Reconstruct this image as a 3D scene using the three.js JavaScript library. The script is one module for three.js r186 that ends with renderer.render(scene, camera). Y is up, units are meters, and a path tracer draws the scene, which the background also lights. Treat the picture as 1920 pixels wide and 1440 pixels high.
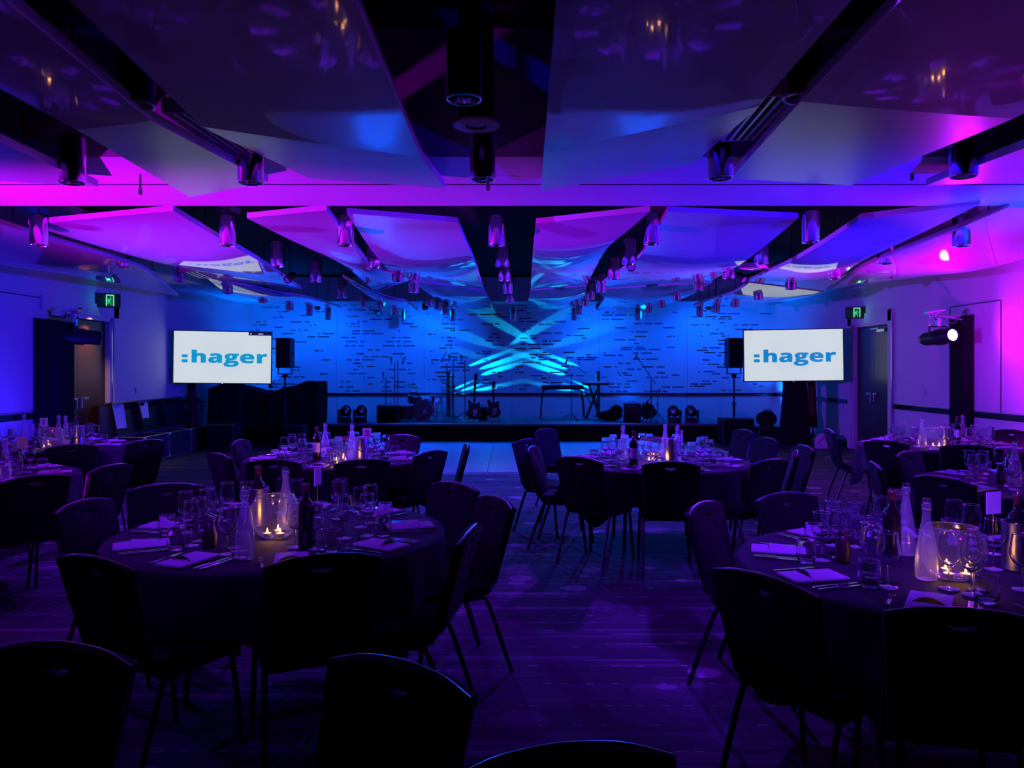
import * as THREE from 'three';
import { RoundedBoxGeometry } from 'three/addons/geometries/RoundedBoxGeometry.js';
import { mergeGeometries, mergeVertices, toCreasedNormals } from 'three/addons/utils/BufferGeometryUtils.js';
import { RectAreaLightUniformsLib } from 'three/addons/lights/RectAreaLightUniformsLib.js';

// ------------------------------------------------------------------ camera, sky, exposure
const W = 1920, H = 1440, F = 1450, CX = 960, HY = 691, EYE = 1.6;
const scene = new THREE.Scene();
scene.background = new THREE.Color(0x000000);
const camera = new THREE.PerspectiveCamera(2 * Math.atan(H / 2 / F) * 180 / Math.PI, W / H, 0.05, 80);
camera.position.set(0, EYE, 0);
camera.setViewOffset(W, H, 0, 720 - HY, W, H);
camera.lookAt(0, EYE, -10);
const renderer = new THREE.WebGLRenderer({ antialias: true });
renderer.toneMapping = THREE.LinearToneMapping;
renderer.toneMappingExposure = 1.0;
renderer.shadowMap.enabled = true;
RectAreaLightUniformsLib.init();

// light levels of the rigs, tuned in one place (candela)
const BLUE = [0.0, 0.085, 1], DEEP = [0.018, 0.006, 1], VIOLET = [0.15, 0.008, 1], PURPLE = [0.15, 0.02, 1], MAGENTA = [0.52, 0.0, 1], INDIGO = [0.01, 0.0, 1], CYAN = [0.0, 0.5, 1], ROYAL = [0.0, 0.12, 1];

// ------------------------------------------------------------------ helpers
let seed = 20240611;
const rnd = () => { seed |= 0; seed = seed + 0x6D2B79F5 | 0; let t = Math.imul(seed ^ seed >>> 15, 1 | seed); t = t + Math.imul(t ^ t >>> 7, 61 | t) ^ t; return ((t ^ t >>> 14) >>> 0) / 4294967296; };
const rr = (a, b) => a + (b - a) * rnd();
const V = (x, y, z) => new THREE.Vector3(x, y, z);
const lin = (r, g, b) => new THREE.Color().setRGB(r, g, b);
// measured places: a sight line of the photograph met with a known depth, height or side wall
const atD = (x, y, d) => V((x - CX) * d / F, EYE - (y - HY) * d / F, -d);
const atH = (x, y, h) => atD(x, y, (EYE - h) * F / (y - HY));
const used = new Map();
function numbered(name) { const n = used.get(name) ?? 0; used.set(name, n + 1); return n ? `${name}_${String(n).padStart(3, '0')}` : name; }
function shade(o) { o.traverse((c) => { if (c.isMesh) { c.castShadow = true; c.receiveShadow = true; } }); return o; }
function tag(o, label, category, group, kind) { if (label) o.userData.label = label; if (category) o.userData.category = category; if (group) o.userData.group = group; if (kind) o.userData.kind = kind; return o; }
function thing(name, label, category, pos = [0, 0, 0], turn = 0, group) {
  const o = new THREE.Group(); o.name = numbered(name); o.position.set(...(pos.isVector3 ? pos.toArray() : pos)); o.rotation.y = turn; scene.add(o); return tag(o, label, category, group);
}
function part(parent, name, geo, mat, label) { const m = new THREE.Mesh(geo, mat); m.name = name; m.castShadow = m.receiveShadow = true; if (label) m.userData.label = label; parent.add(m); return m; }
function struct(name, geo, mat) { const m = new THREE.Mesh(geo, mat); m.name = numbered(name); m.userData.kind = 'structure'; m.castShadow = m.receiveShadow = true; scene.add(m); return m; }
function copyOf(root, pos, turn, label, group) { const c = root.clone(); c.name = numbered(root.name.replace(/_\d{3}$/, '')); c.userData = { ...root.userData }; c.position.set(...(pos.isVector3 ? pos.toArray() : pos)); c.rotation.set(0, turn, 0); if (label) c.userData.label = label; if (group) c.userData.group = group; scene.add(c); return c; }
const box = (w, h, d, x = 0, y = 0, z = 0, r = 0) => { const g = r ? new RoundedBoxGeometry(w, h, d, 2, r) : new THREE.BoxGeometry(w, h, d); return g.translate(x, y, z); };
const cyl = (r1, r2, h, x = 0, y = 0, z = 0, n = 20, open = false) => new THREE.CylinderGeometry(r1, r2, h, n, 1, open).translate(x, y, z);
const lathe = (pts, n = 24) => new THREE.LatheGeometry(pts.map(([x, y]) => new THREE.Vector2(x, y)), n);
const tube = (pts, r, n = 6, seg, curved = true) => {
  const vs = pts.map((p) => p.isVector3 ? p : V(...p));
  let c; if (curved && vs.length > 2) c = new THREE.CatmullRomCurve3(vs, false, 'catmullrom', 0.4); else { c = new THREE.CurvePath(); for (let i = 0; i + 1 < vs.length; i++) c.add(new THREE.LineCurve3(vs[i], vs[i + 1])); }
  return new THREE.TubeGeometry(c, seg ?? Math.max(1, (vs.length - 1) * 4), r, n, false);
};
const rod = (a, b, r, n = 8) => { const p = a.isVector3 ? a : V(...a), q = b.isVector3 ? b : V(...b), d = q.clone().sub(p); return new THREE.CylinderGeometry(r, r, d.length(), n).translate(0, d.length() / 2, 0).applyQuaternion(new THREE.Quaternion().setFromUnitVectors(V(0, 1, 0), d.normalize())).translate(p.x, p.y, p.z); };
const merge = (list) => mergeGeometries(list.map((g) => { const c = g.index ? g.toNonIndexed() : g.clone(); for (const k of Object.keys(c.attributes)) if (!['position', 'normal', 'uv'].includes(k)) c.deleteAttribute(k); return c; }));
const aim = (geo, dir) => geo.applyQuaternion(new THREE.Quaternion().setFromUnitVectors(V(0, 1, 0), dir.clone().normalize()));
function grid(f, nu, nv) { // surface from a function of (u, v)
  const pos = [], uv = [], idx = [];
  for (let j = 0; j <= nv; j++) for (let i = 0; i <= nu; i++) { const p = f(i / nu, j / nv); pos.push(p.x, p.y, p.z); uv.push(i / nu, j / nv); }
  for (let j = 0; j < nv; j++) for (let i = 0; i < nu; i++) { const a = j * (nu + 1) + i, b = a + 1, c = a + nu + 1, d = c + 1; idx.push(a, b, d, a, d, c); }
  const g = new THREE.BufferGeometry(); g.setAttribute('position', new THREE.Float32BufferAttribute(pos, 3)); g.setAttribute('uv', new THREE.Float32BufferAttribute(uv, 2)); g.setIndex(idx); g.computeVertexNormals(); return g;
}
function canvas(w, h, draw, srgb = true) { const c = document.createElement('canvas'); c.width = w; c.height = h; draw(c.getContext('2d'), w, h); const t = new THREE.CanvasTexture(c); if (srgb) t.colorSpace = THREE.SRGBColorSpace; t.wrapS = t.wrapT = THREE.RepeatWrapping; t.magFilter = THREE.LinearFilter; return t; }
function noiseTex(n, cells, seedN, lo, hi) { // layered value noise, tiling
  const out = new Uint8Array(n * n * 4), hash = (x, y, k) => { let h = Math.imul(x + 374761393 * k + seedN, 668265263) ^ Math.imul(y + 1274126177, 2246822519); h = Math.imul(h ^ h >>> 13, 1274126177); return ((h ^ h >>> 16) >>> 0) / 4294967296; };
  const at = (u, v, c, k) => { const x = u * c, y = v * c, x0 = Math.floor(x), y0 = Math.floor(y), s = x - x0, t = y - y0, a = s * s * (3 - 2 * s), b = t * t * (3 - 2 * t), m = (i) => (i % c + c) % c; return (hash(m(x0), m(y0), k) * (1 - a) + hash(m(x0 + 1), m(y0), k) * a) * (1 - b) + (hash(m(x0), m(y0 + 1), k) * (1 - a) + hash(m(x0 + 1), m(y0 + 1), k) * a) * b; };
  for (let y = 0; y < n; y++) for (let x = 0; x < n; x++) { let s = 0, w = 0; cells.forEach((c, k) => { const a = 1 / (k + 1); s += a * at(x / n, y / n, c, k); w += a; }); const q = Math.round(255 * (lo + (hi - lo) * s / w)); out.set([q, q, q, 255], (y * n + x) * 4); }
  const t = new THREE.DataTexture(out, n, n); t.wrapS = t.wrapT = THREE.RepeatWrapping; t.magFilter = THREE.LinearFilter; t.needsUpdate = true; return t;
}
const uvScale = (g, s, t) => { const a = g.attributes.uv; for (let i = 0; i < a.count; i++) a.setXY(i, a.getX(i) * s, a.getY(i) * t); return g; };

// ------------------------------------------------------------------ materials
const grain = noiseTex(256, [8, 32, 96], 7, 0.35, 0.65);
const fineGrain = noiseTex(256, [64, 128], 11, 0.3, 0.7);
const mat = (o) => new THREE.MeshStandardMaterial(o), phys = (o) => new THREE.MeshPhysicalMaterial(o);
const M = {
  wall: mat({ color: lin(0.50, 0.49, 0.48), roughness: 0.75, bumpMap: fineGrain, bumpScale: 0.0006 }),
  wallBlack: mat({ color: lin(0.02, 0.02, 0.022), roughness: 0.8 }),
  soffit: mat({ color: lin(0.55, 0.55, 0.55), roughness: 0.55, bumpMap: grain, bumpScale: 0.0004 }),
  voidBlack: mat({ color: lin(0.006, 0.006, 0.007), roughness: 0.95 }),
  panel: phys({ color: lin(0.34, 0.34, 0.36), roughness: 0.5, clearcoat: 1, clearcoatRoughness: 0.03, ior: 1.5 }),
  satin: phys({ color: lin(0.36, 0.36, 0.38), roughness: 0.45, clearcoat: 1, clearcoatRoughness: 0.3, ior: 1.5 }),
  acoustic: mat({ color: lin(0.42, 0.42, 0.44), roughness: 0.6, bumpMap: grain, bumpScale: 0.0004 }),
  slotBack: mat({ color: lin(0.10, 0.09, 0.11), metalness: 0.9, roughness: 0.16 }),
  dado: mat({ color: lin(0.12, 0.12, 0.13), metalness: 0.9, roughness: 0.14 }),
  chrome: mat({ color: lin(0.75, 0.75, 0.77), metalness: 1, roughness: 0.13 }),
  steel: mat({ color: lin(0.55, 0.55, 0.57), metalness: 1, roughness: 0.28 }),
  piping: mat({ color: lin(0.30, 0.30, 0.32), metalness: 0.8, roughness: 0.3 }),
  chairLeg: mat({ color: lin(0.05, 0.05, 0.055), metalness: 0.8, roughness: 0.35 }),
  darkMetal: mat({ color: lin(0.10, 0.10, 0.11), metalness: 0.9, roughness: 0.33 }),
  blackMetal: mat({ color: lin(0.02, 0.02, 0.022), metalness: 0.4, roughness: 0.45 }),
  blackPlastic: mat({ color: lin(0.012, 0.012, 0.014), roughness: 0.5 }),
  blackFabric: phys({ specularIntensity: 0.35, color: lin(0.007, 0.007, 0.008), roughness: 0.95, bumpMap: fineGrain, bumpScale: 0.001 }),
  chairFabric: phys({ specularIntensity: 0.35, color: lin(0.007, 0.006, 0.008), roughness: 0.9, bumpMap: fineGrain, bumpScale: 0.001 }),
  tableFabric: phys({ specularIntensity: 0.35, color: lin(0.013, 0.012, 0.015), roughness: 0.85, bumpMap: fineGrain, bumpScale: 0.0008 }),
  napkin: mat({ color: lin(0.34, 0.33, 0.35), roughness: 0.85, bumpMap: fineGrain, bumpScale: 0.0008 }),
  paper: mat({ color: lin(0.8, 0.8, 0.8), roughness: 0.8 }),
  glass: phys({ color: lin(0.95, 0.96, 1), roughness: 0.0, transmission: 1, thickness: 0.002, ior: 1.5 }),
  glassThin: phys({ color: lin(0.97, 0.98, 1), roughness: 0.0, transmission: 0.99, thickness: 0, ior: 1.6 }),
  glassFoot: phys({ color: lin(0.95, 0.96, 1), roughness: 0.04, transmission: 0.9, thickness: 0.002, ior: 1.5 }),
  glassRim: mat({ color: lin(0.72, 0.74, 0.78), metalness: 0.9, roughness: 0.1 }),
  frosted: phys({ color: lin(0.88, 0.90, 0.94), roughness: 0.26, transmission: 0.92, thickness: 0, ior: 1.5 }),
  wineGlassDark: phys({ color: lin(0.010, 0.006, 0.008), roughness: 0.06, clearcoat: 1, clearcoatRoughness: 0.03 }),
  capsule: mat({ color: lin(0.10, 0.03, 0.02), roughness: 0.4, metalness: 0.3 }),
  wax: mat({ color: lin(0.8, 0.72, 0.6), roughness: 0.6 }),
  flame: mat({ color: 0x000000, emissive: lin(1, 0.42, 0.10), emissiveIntensity: 9, roughness: 1 }),
  wood: mat({ color: lin(0.16, 0.075, 0.032), roughness: 0.4, map: canvas(256, 512, (g, w, h) => { g.fillStyle = '#c9a98a'; g.fillRect(0, 0, w, h); for (let i = 0; i < 220; i++) { g.strokeStyle = `rgba(${90 + rnd() * 60},${60 + rnd() * 40},${40 + rnd() * 30},0.25)`; g.lineWidth = rr(0.5, 2.5); const x = rnd() * w; g.beginPath(); g.moveTo(x, 0); g.bezierCurveTo(x + rr(-8, 8), h / 3, x + rr(-8, 8), 2 * h / 3, x + rr(-4, 4), h); g.stroke(); } }) }),
  darkWood: mat({ color: lin(0.035, 0.02, 0.018), roughness: 0.35 }),
  stageTop: mat({ color: lin(0.20, 0.20, 0.22), roughness: 0.35, bumpMap: grain, bumpScale: 0.0005 }),
  danceFloor: mat({ color: lin(0.6, 0.61, 0.64), roughness: 0.25, bumpMap: grain, bumpScale: 0.0003 }),
  edgeTrim: mat({ color: lin(0.5, 0.5, 0.5), metalness: 0.6, roughness: 0.4 }),
  redCloth: mat({ color: lin(0.14, 0.012, 0.02), roughness: 0.85 }),
  caseSide: mat({ color: lin(0.04, 0.04, 0.045), roughness: 0.5 }),
  alu: mat({ color: lin(0.6, 0.6, 0.62), metalness: 1, roughness: 0.32 }),
  drumHead: mat({ color: lin(0.16, 0.14, 0.17), roughness: 0.5 }),
  brass: mat({ color: lin(0.35, 0.27, 0.12), metalness: 1, roughness: 0.3 }),
  ampFront: mat({ color: lin(0.07, 0.02, 0.025), roughness: 0.8 }),
  guitarBody: mat({ color: lin(0.10, 0.05, 0.04), roughness: 0.25 }),
  darkBody: mat({ color: lin(0.03, 0.015, 0.015), roughness: 0.2 }),
  whiteEmblem: mat({ color: lin(0.7, 0.7, 0.72), roughness: 0.6 }),
  pepper: mat({ color: lin(0.02, 0.004, 0.005), roughness: 0.5 }),
  wineLabel: mat({ color: lin(0.72, 0.70, 0.68), roughness: 0.8 }),
};
const carpetTex = canvas(2048, 2048, (g, w, h) => { // 8 m tile: dark pile with worn woven bands, blots and stitched lines
  g.fillStyle = '#29282d'; g.fillRect(0, 0, w, h);
  const blot = (n, a0, a1, ratio0, ratio1, v0, v1, o0, o1) => { for (let i = 0; i < n; i++) { const x = rnd() * w, y = rnd() * h, r = rr(a0, a1), q = r * rr(ratio0, ratio1), v = rr(v0, v1) | 0, o = rr(o0, o1); g.fillStyle = `rgba(${v},${v},${v + 6},${o})`; for (const dx of [-w, 0, w]) for (const dy of [-h, 0, h]) { g.beginPath(); g.ellipse(x + dx, y + dy, r, q, 0, 0, 7); g.fill(); } } };
  blot(260, 40, 150, 0.12, 0.35, 50, 90, 0.1, 0.3); blot(420, 8, 46, 0.3, 0.9, 70, 130, 0.15, 0.45); blot(520, 30, 190, 0.02, 0.07, 120, 185, 0.18, 0.5); blot(120, 9, 26, 0.5, 0.95, 150, 175, 0.5, 0.85);
  for (let y = 12; y < h; y += rr(30, 84)) for (let x = rnd() * 30; x < w; x += rr(14, 50)) if (rnd() < 0.75) { g.fillStyle = `rgba(190,190,198,${rr(0.25, 0.8)})`; g.fillRect(x, y, rr(6, 15), 2.6); }
  for (let i = 0; i < 26000; i++) { const v = rnd() < 0.5 ? 12 : 125; g.fillStyle = `rgba(${v},${v},${v},0.12)`; g.fillRect(rnd() * w, rnd() * h, rr(1, 12), 1.2); }
});
M.carpet = mat({ map: carpetTex, color: lin(1, 1, 1), roughness: 0.95, bumpMap: fineGrain, bumpScale: 0.002 });
// ------------------------------------------------------------------ lamps: a body, a glowing lens and the light just in front of it
function spot(parent, color, I, local, dir, deg, pen = 0.5, soft = 2) {
  const l = new THREE.SpotLight(lin(...color), I, 0, deg * Math.PI / 180, pen, 2); l.castShadow = true; l.shadow.radius = soft; l.position.copy(local); l.name = 'lamp_light';
  const t = new THREE.Object3D(); t.name = 'aim_point'; t.position.copy(local).addScaledVector(dir.clone().normalize(), 3); parent.add(l, t); l.target = t; return l;
}
const lensMats = new Map();
function lensMat(color, k) { const key = color.join() + k; if (!lensMats.has(key)) lensMats.set(key, mat({ color: lin(0.02, 0.02, 0.02), emissive: lin(...color), emissiveIntensity: k, roughness: 0.3 })); return lensMats.get(key); }
function uplighter(label, p, target, color, I, deg, group = 'LED uplighters on the floor along the walls', pen = 0.7) {
  const t = thing('uplighter', label, 'stage light', p, 0, group), dir = V(...target).sub(V(...p)).normalize(), c = V(0, 0.2, 0);
  part(t, 'base', merge([box(0.24, 0.02, 0.03, 0, 0.01, 0.05), box(0.24, 0.02, 0.03, 0, 0.01, -0.05), box(0.012, 0.2, 0.03, -0.115, 0.11, 0), box(0.012, 0.2, 0.03, 0.115, 0.11, 0)]), M.blackMetal);
  part(t, 'housing', aim(lathe([[0, -0.11], [0.07, -0.11], [0.095, -0.06], [0.1, 0.07], [0.1, 0.09], [0.085, 0.09], [0.085, 0.06], [0, 0.06]]), dir).translate(c.x, c.y, c.z), M.blackPlastic);
  part(t, 'lens', aim(cyl(0.084, 0.084, 0.012, 0, 0.07, 0), dir).translate(c.x, c.y, c.z), lensMat(color, 2));
  spot(t, color, I, c.clone().addScaledVector(dir, 0.11), dir, deg, pen, 4);
  return t;
}

// ------------------------------------------------------------------ room shell
const XL = -6.8, XR = 6.8, ZB = -20, ZF = 5, TOP = 3.9, SOF = 3.25;
uvScale; 
struct('floor', uvScale(box(XR - XL + 0.4, 0.2, ZF - ZB + 0.4, 0, -0.1, (ZF + ZB) / 2), 1, 1), M.carpet);
{ const a = scene.children.at(-1).geometry.attributes.uv, p = scene.children.at(-1).geometry.attributes.position; for (let i = 0; i < a.count; i++) a.setXY(i, p.getX(i) / 8, -p.getZ(i) / 8); }
const wallGeo = (w, h, d, x, y, z) => { const g = box(w, h, d, x, y, z); const a = g.attributes.uv, p = g.attributes.position; for (let i = 0; i < a.count; i++) a.setXY(i, (w < d ? p.getZ(i) : p.getX(i)), p.getY(i)); return g; };
struct('ceiling', box(XR - XL + 0.4, 0.2, ZF - ZB + 0.4, 0, TOP + 0.1, (ZF + ZB) / 2), M.voidBlack);
// left wall with the recessed double door, right wall with the recessed door
const doorL = { z0: -13.12, z1: -11.35, h: 2.44 }, doorR = { z0: -15.45, z1: -13.95, h: 2.46 };
function sideWall(name, x, door, s) {
  const t = 0.25, cx = x + s * t / 2, gs = [wallGeo(t, TOP, door.z0 - ZB + 0.25, cx, TOP / 2, (ZB - 0.25 + door.z0) / 2), wallGeo(t, TOP, ZF + 0.2 - door.z1, cx, TOP / 2, (door.z1 + ZF + 0.2) / 2), wallGeo(t, TOP - door.h, door.z1 - door.z0, cx, (TOP + door.h) / 2, (door.z0 + door.z1) / 2), wallGeo(0.1, door.h, door.z1 - door.z0, x + s * 0.3, door.h / 2, (door.z0 + door.z1) / 2)];
  return struct(name, merge(gs), M.wall);
}
const wallLeft = sideWall('wall_left', XL, doorL, -1), wallRight = sideWall('wall_right', XR, doorR, 1);
struct('wall_front', wallGeo(XR - XL + 0.4, TOP, 0.2, 0, TOP / 2, ZF + 0.1), M.wallBlack);
const wallBack = struct('wall_back', wallGeo(XR - XL + 0.4, TOP, 0.2, 0, TOP / 2, ZB - 0.14), M.slotBack);
// back wall: plain board below the dado, slotted acoustic panels above; slots are real openings onto a dark glossy backing
{
  const n = 6, w = (XR - XL) / n, y0 = 0.97, y1 = 3.4, t = 0.03;
  for (let k = 0; k < n; k++) {
    const x0 = XL + k * w + 0.003, x1 = XL + (k + 1) * w - 0.003, gs = [];
    let y = y0;
    while (y < y1) {
      const gap = rr(0.025, 0.09), yy = Math.min(y + gap, y1);
      gs.push(box(x1 - x0, yy - y, t, (x0 + x1) / 2, (y + yy) / 2, ZB - t / 2)); y = yy;
      if (y1 - y < 0.08) { gs.push(box(x1 - x0, y1 - y, t, (x0 + x1) / 2, (y + y1) / 2, ZB - t / 2)); break; }
      const h = 0.027, slots = []; let x = x0 + rr(0.05, 0.9);
      while (x < x1 - 0.3) { const m = 1 + (rnd() * 3 | 0); for (let i = 0; i < m && x < x1 - 0.34; i++) { const l = [0.05, 0.12, 0.2, 0.3][rnd() * 4 | 0]; slots.push([x, x + l]); x += l + rr(0.04, 0.09); } x += rr(0.35, 1.5); }
      let a = x0; for (const [s, e] of [...slots, [x1, x1]]) { if (s - a > 0.001) gs.push(box(s - a, h, t, (a + s) / 2, y + h / 2, ZB - t / 2)); a = e; }
      y += h;
    }
    part(wallBack, 'acoustic_panel', merge(gs), M.acoustic);
  }
  part(wallBack, 'lower_panel', merge([box(XR - XL, 0.9, 0.03, 0, 0.45, ZB - 0.015)]), M.wall);
  for (let k = 1; k < 6; k++) part(wallBack, 'panel_seam', box(0.006, 0.9, 0.004, XL + k * w, 0.45, ZB + 0.001), M.wallBlack);
  part(wallBack, 'dado_rail', box(XR - XL, 0.07, 0.045, 0, 0.935, ZB + 0.0075, 0.006), M.dado);
}
// dado rails along both side walls, broken by the doors and their frames
for (const [x, s, door] of [[XL, 1, doorL], [XR, -1, doorR]]) {
  const n1 = door.z0 - 0.22, n2 = door.z1 + 0.22;
  struct('trim', box(0.03, 0.09, n1 - ZB, x + s * 0.015, 0.93, (n1 + ZB) / 2, 0.006), M.dado);
  struct('trim', box(0.03, 0.09, ZF - n2, x + s * 0.015, 0.93, (n2 + ZF) / 2, 0.006), M.dado);
}
struct('baseboard_left', box(0.02, 0.12, 6.6, XL + 0.01, 0.06, -16.6), M.wallBlack); struct('baseboard_right', box(0.02, 0.12, 4.2, XR - 0.01, 0.06, -17.8), M.wallBlack);
// perimeter soffits and the lower cross bulkhead with the partition track
struct('ceiling_soffit_left', box(0.75, 0.6, ZF - ZB, XL + 0.375, SOF + 0.3, (ZF + ZB) / 2), M.soffit);
struct('ceiling_soffit_right', box(0.95, 0.6, ZF - ZB, XR - 0.475, SOF + 0.3, (ZF + ZB) / 2), M.soffit);
struct('ceiling_soffit_back', box(XR - XL, 0.6, 1.0, 0, SOF + 0.3, ZB + 0.5), M.soffit);
const BUL = 3.03;
const bulk = struct('ceiling_bulkhead', merge([box(XR - XL, TOP - BUL, 0.775, 0, (TOP + BUL) / 2, -5.6125), box(XR - XL, TOP - BUL, 0.775, 0, (TOP + BUL) / 2, -6.4075), box(XR - XL, TOP - BUL - 0.02, 0.03, 0, (TOP + BUL + 0.02) / 2, -6.01)]), M.soffit);
part(bulk, 'partition_track', merge([box(XR - XL, 0.012, 0.004, 0, BUL + 0.006, -5.998), box(XR - XL, 0.012, 0.004, 0, BUL + 0.006, -6.022)]), M.steel);

// doors
function doorLeaf(parent, name, w, h, mtl, handleAt, s) { const d = part(parent, name, box(0.045, h, w, 0, h / 2, 0, 0.004), mtl); const hd = part(d, 'handle', merge([box(0.05, 0.16, 0.03, s * 0.04, 1.05, handleAt, 0.005), box(0.03, 0.035, 0.15, s * 0.07, 1.12, handleAt * 0.75, 0.006)]), M.alu, 'chrome lever handle'); return d; }
{
  const d1 = new THREE.Group(); d1.name = 'door_1'; d1.position.set(XL - 0.1, 0, (doorL.z0 + doorL.z1) / 2); tag(d1, 'pair of warm brown wooden doors behind the drape tower at the left wall', undefined, undefined, 'structure'); scene.add(d1);
  const w = (doorL.z1 - doorL.z0) / 2 - 0.045;
  for (const k of [-1, 1]) { const leaf = doorLeaf(d1, 'door_leaf', w - 0.006, doorL.h - 0.06, M.wood, -k * (w / 2 - 0.07), 1); leaf.position.z = k * w / 2; }
  part(d1, 'door_frame', merge([box(0.16, doorL.h, 0.04, 0.02, doorL.h / 2, -w - 0.025), box(0.16, doorL.h, 0.04, 0.02, doorL.h / 2, w + 0.025), box(0.16, 0.05, 2 * w + 0.09, 0.02, doorL.h - 0.025, 0), box(0.03, 0.2, 2 * w + 0.5, 0.115, doorL.h + 0.12, 0), box(0.03, doorL.h + 0.22, 0.16, 0.115, doorL.h / 2 + 0.11, -w - 0.17)]), M.wall);
  part(d1, 'edge_strip', box(0.012, 1.95, 0.012, 0.11, 1.4, -w - 0.05), M.chrome, 'bright metal strip along the frame');
  const d2 = new THREE.Group(); d2.name = 'door_2'; d2.position.set(XR + 0.1, 0, (doorR.z0 + doorR.z1) / 2); tag(d2, 'dark double doors in a deep grey frame at the right wall', undefined, undefined, 'structure'); scene.add(d2);
  const w2 = (doorR.z1 - doorR.z0) / 2 - 0.045;
  for (const k of [-1, 1]) { const leaf = doorLeaf(d2, 'door_leaf', w2 - 0.006, doorR.h - 0.06, M.darkWood, -k * (w2 / 2 - 0.07), -1); leaf.position.z = k * w2 / 2; if (k > 0) { part(leaf, 'door_closer', merge([box(0.07, 0.06, 0.3, -0.06, doorR.h - 0.15, 0.05, 0.01), box(0.02, 0.02, 0.3, -0.09, doorR.h - 0.11, -0.18)]), M.steel, 'metal door closer arm'); } }
  part(d2, 'door_frame', merge([box(0.16, doorR.h, 0.04, -0.02, doorR.h / 2, -w2 - 0.025), box(0.16, doorR.h, 0.04, -0.02, doorR.h / 2, w2 + 0.025), box(0.16, 0.05, 2 * w2 + 0.09, -0.02, doorR.h - 0.025, 0), box(0.03, 0.2, 2 * w2 + 0.4, -0.115, doorR.h + 0.1, 0), box(0.03, doorR.h + 0.2, 0.16, -0.115, (doorR.h + 0.2) / 2, -w2 - 0.13), box(0.03, doorR.h + 0.2, 0.16, -0.115, (doorR.h + 0.2) / 2, w2 + 0.13)]), M.wall);
  part(d2, 'edge_strip', box(0.02, 2.6, 0.02, -0.135, 1.32, w2 + 0.215), M.alu);
}
// concealed service hatches: thin outlines on both walls near the towers
for (const [x, z0, z1, y0, y1] of [[XL + 0.004, -12.0, -10.1, 0.98, 2.62], [XR - 0.004, -12.0, -10.75, 0.98, 2.55]]) struct('trim', merge([box(0.008, 0.012, z1 - z0, x, y1, (z0 + z1) / 2), box(0.008, y1 - y0, 0.012, x, (y0 + y1) / 2, z0), box(0.008, y1 - y0, 0.012, x, (y0 + y1) / 2, z1)]), M.wallBlack);
for (const [x, z, y] of [[XL, -14.0, 1.2], [XL, -15.6, 1.2], [XL, -15.6, 2.0], [XR, -12.75, 1.22], [XR, -11.0, 1.2]]) { const s = x < 0 ? 1 : -1, t = tag(part(scene, numbered('wall_plate'), box(0.012, 0.12, 0.08, x + s * 0.006, y, z, 0.004), M.wall), x < 0 ? (z > -15 ? 'small square wall plate beside the wooden doors' : y > 1.5 ? 'small wall plate high beside the left screen' : 'small wall plate low beside the left screen') : (z < -12 ? 'small wall plate between the dark doors and the lamp tower' : 'small wall plate right of the lit lamp tower'), 'wall plate'); }
// exit signs
const exitTex = canvas(256, 192, (g, w, h) => {
  g.fillStyle = '#001407'; g.fillRect(0, 0, w, h); g.strokeStyle = '#8dffc0'; g.lineWidth = 18; g.beginPath(); g.moveTo(84, 186); g.lineTo(84, 14); g.lineTo(178, 14); g.lineTo(178, 186); g.stroke();
  g.fillStyle = '#2fd07a'; g.beginPath(); g.arc(138, 46, 13, 0, 7); g.fill(); g.strokeStyle = '#2fd07a'; g.lineWidth = 15; g.lineCap = 'round'; g.lineJoin = 'round';
  g.beginPath(); g.moveTo(134, 70); g.lineTo(124, 108); g.lineTo(142, 132); g.lineTo(140, 172); g.moveTo(124, 108); g.lineTo(112, 140); g.lineTo(98, 146); g.moveTo(134, 74); g.lineTo(112, 84); g.lineTo(106, 104); g.moveTo(136, 74); g.lineTo(152, 92); g.stroke();
});
exitTex.wrapS = exitTex.wrapT = THREE.ClampToEdgeWrapping;
const exitMat = mat({ color: 0x000000, emissive: 0xffffff, emissiveMap: exitTex, emissiveIntensity: 0.75, roughness: 0.4 });
for (const [p, turn, label] of [[V(XL + 0.16, 2.72, -12.72), 0.55, 'black exit sign box with green running figure above the wooden doors'], [V(XR - 0.16, 2.68, -14.95), -0.35, 'black exit sign box with green running figure above the dark doors']]) {
  const t = thing('exit_sign', label, 'exit sign', p, turn);
  part(t, 'housing', box(0.36, 0.23, 0.06, 0, 0, 0, 0.012), M.blackPlastic); part(t, 'bracket', box(0.04, 0.04, 0.1, 0, 0.1, -0.05), M.blackMetal);
  part(t, 'sign_face', new THREE.PlaneGeometry(0.28, 0.2).translate(0.02, 0, 0.0315), exitMat, 'glowing green running figure pictogram');
  const l = new THREE.PointLight(lin(0.05, 1, 0.45), 0.03); l.name = 'lamp_light'; l.position.set(0, 0, 0.12); l.castShadow = true; t.add(l);
}

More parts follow.
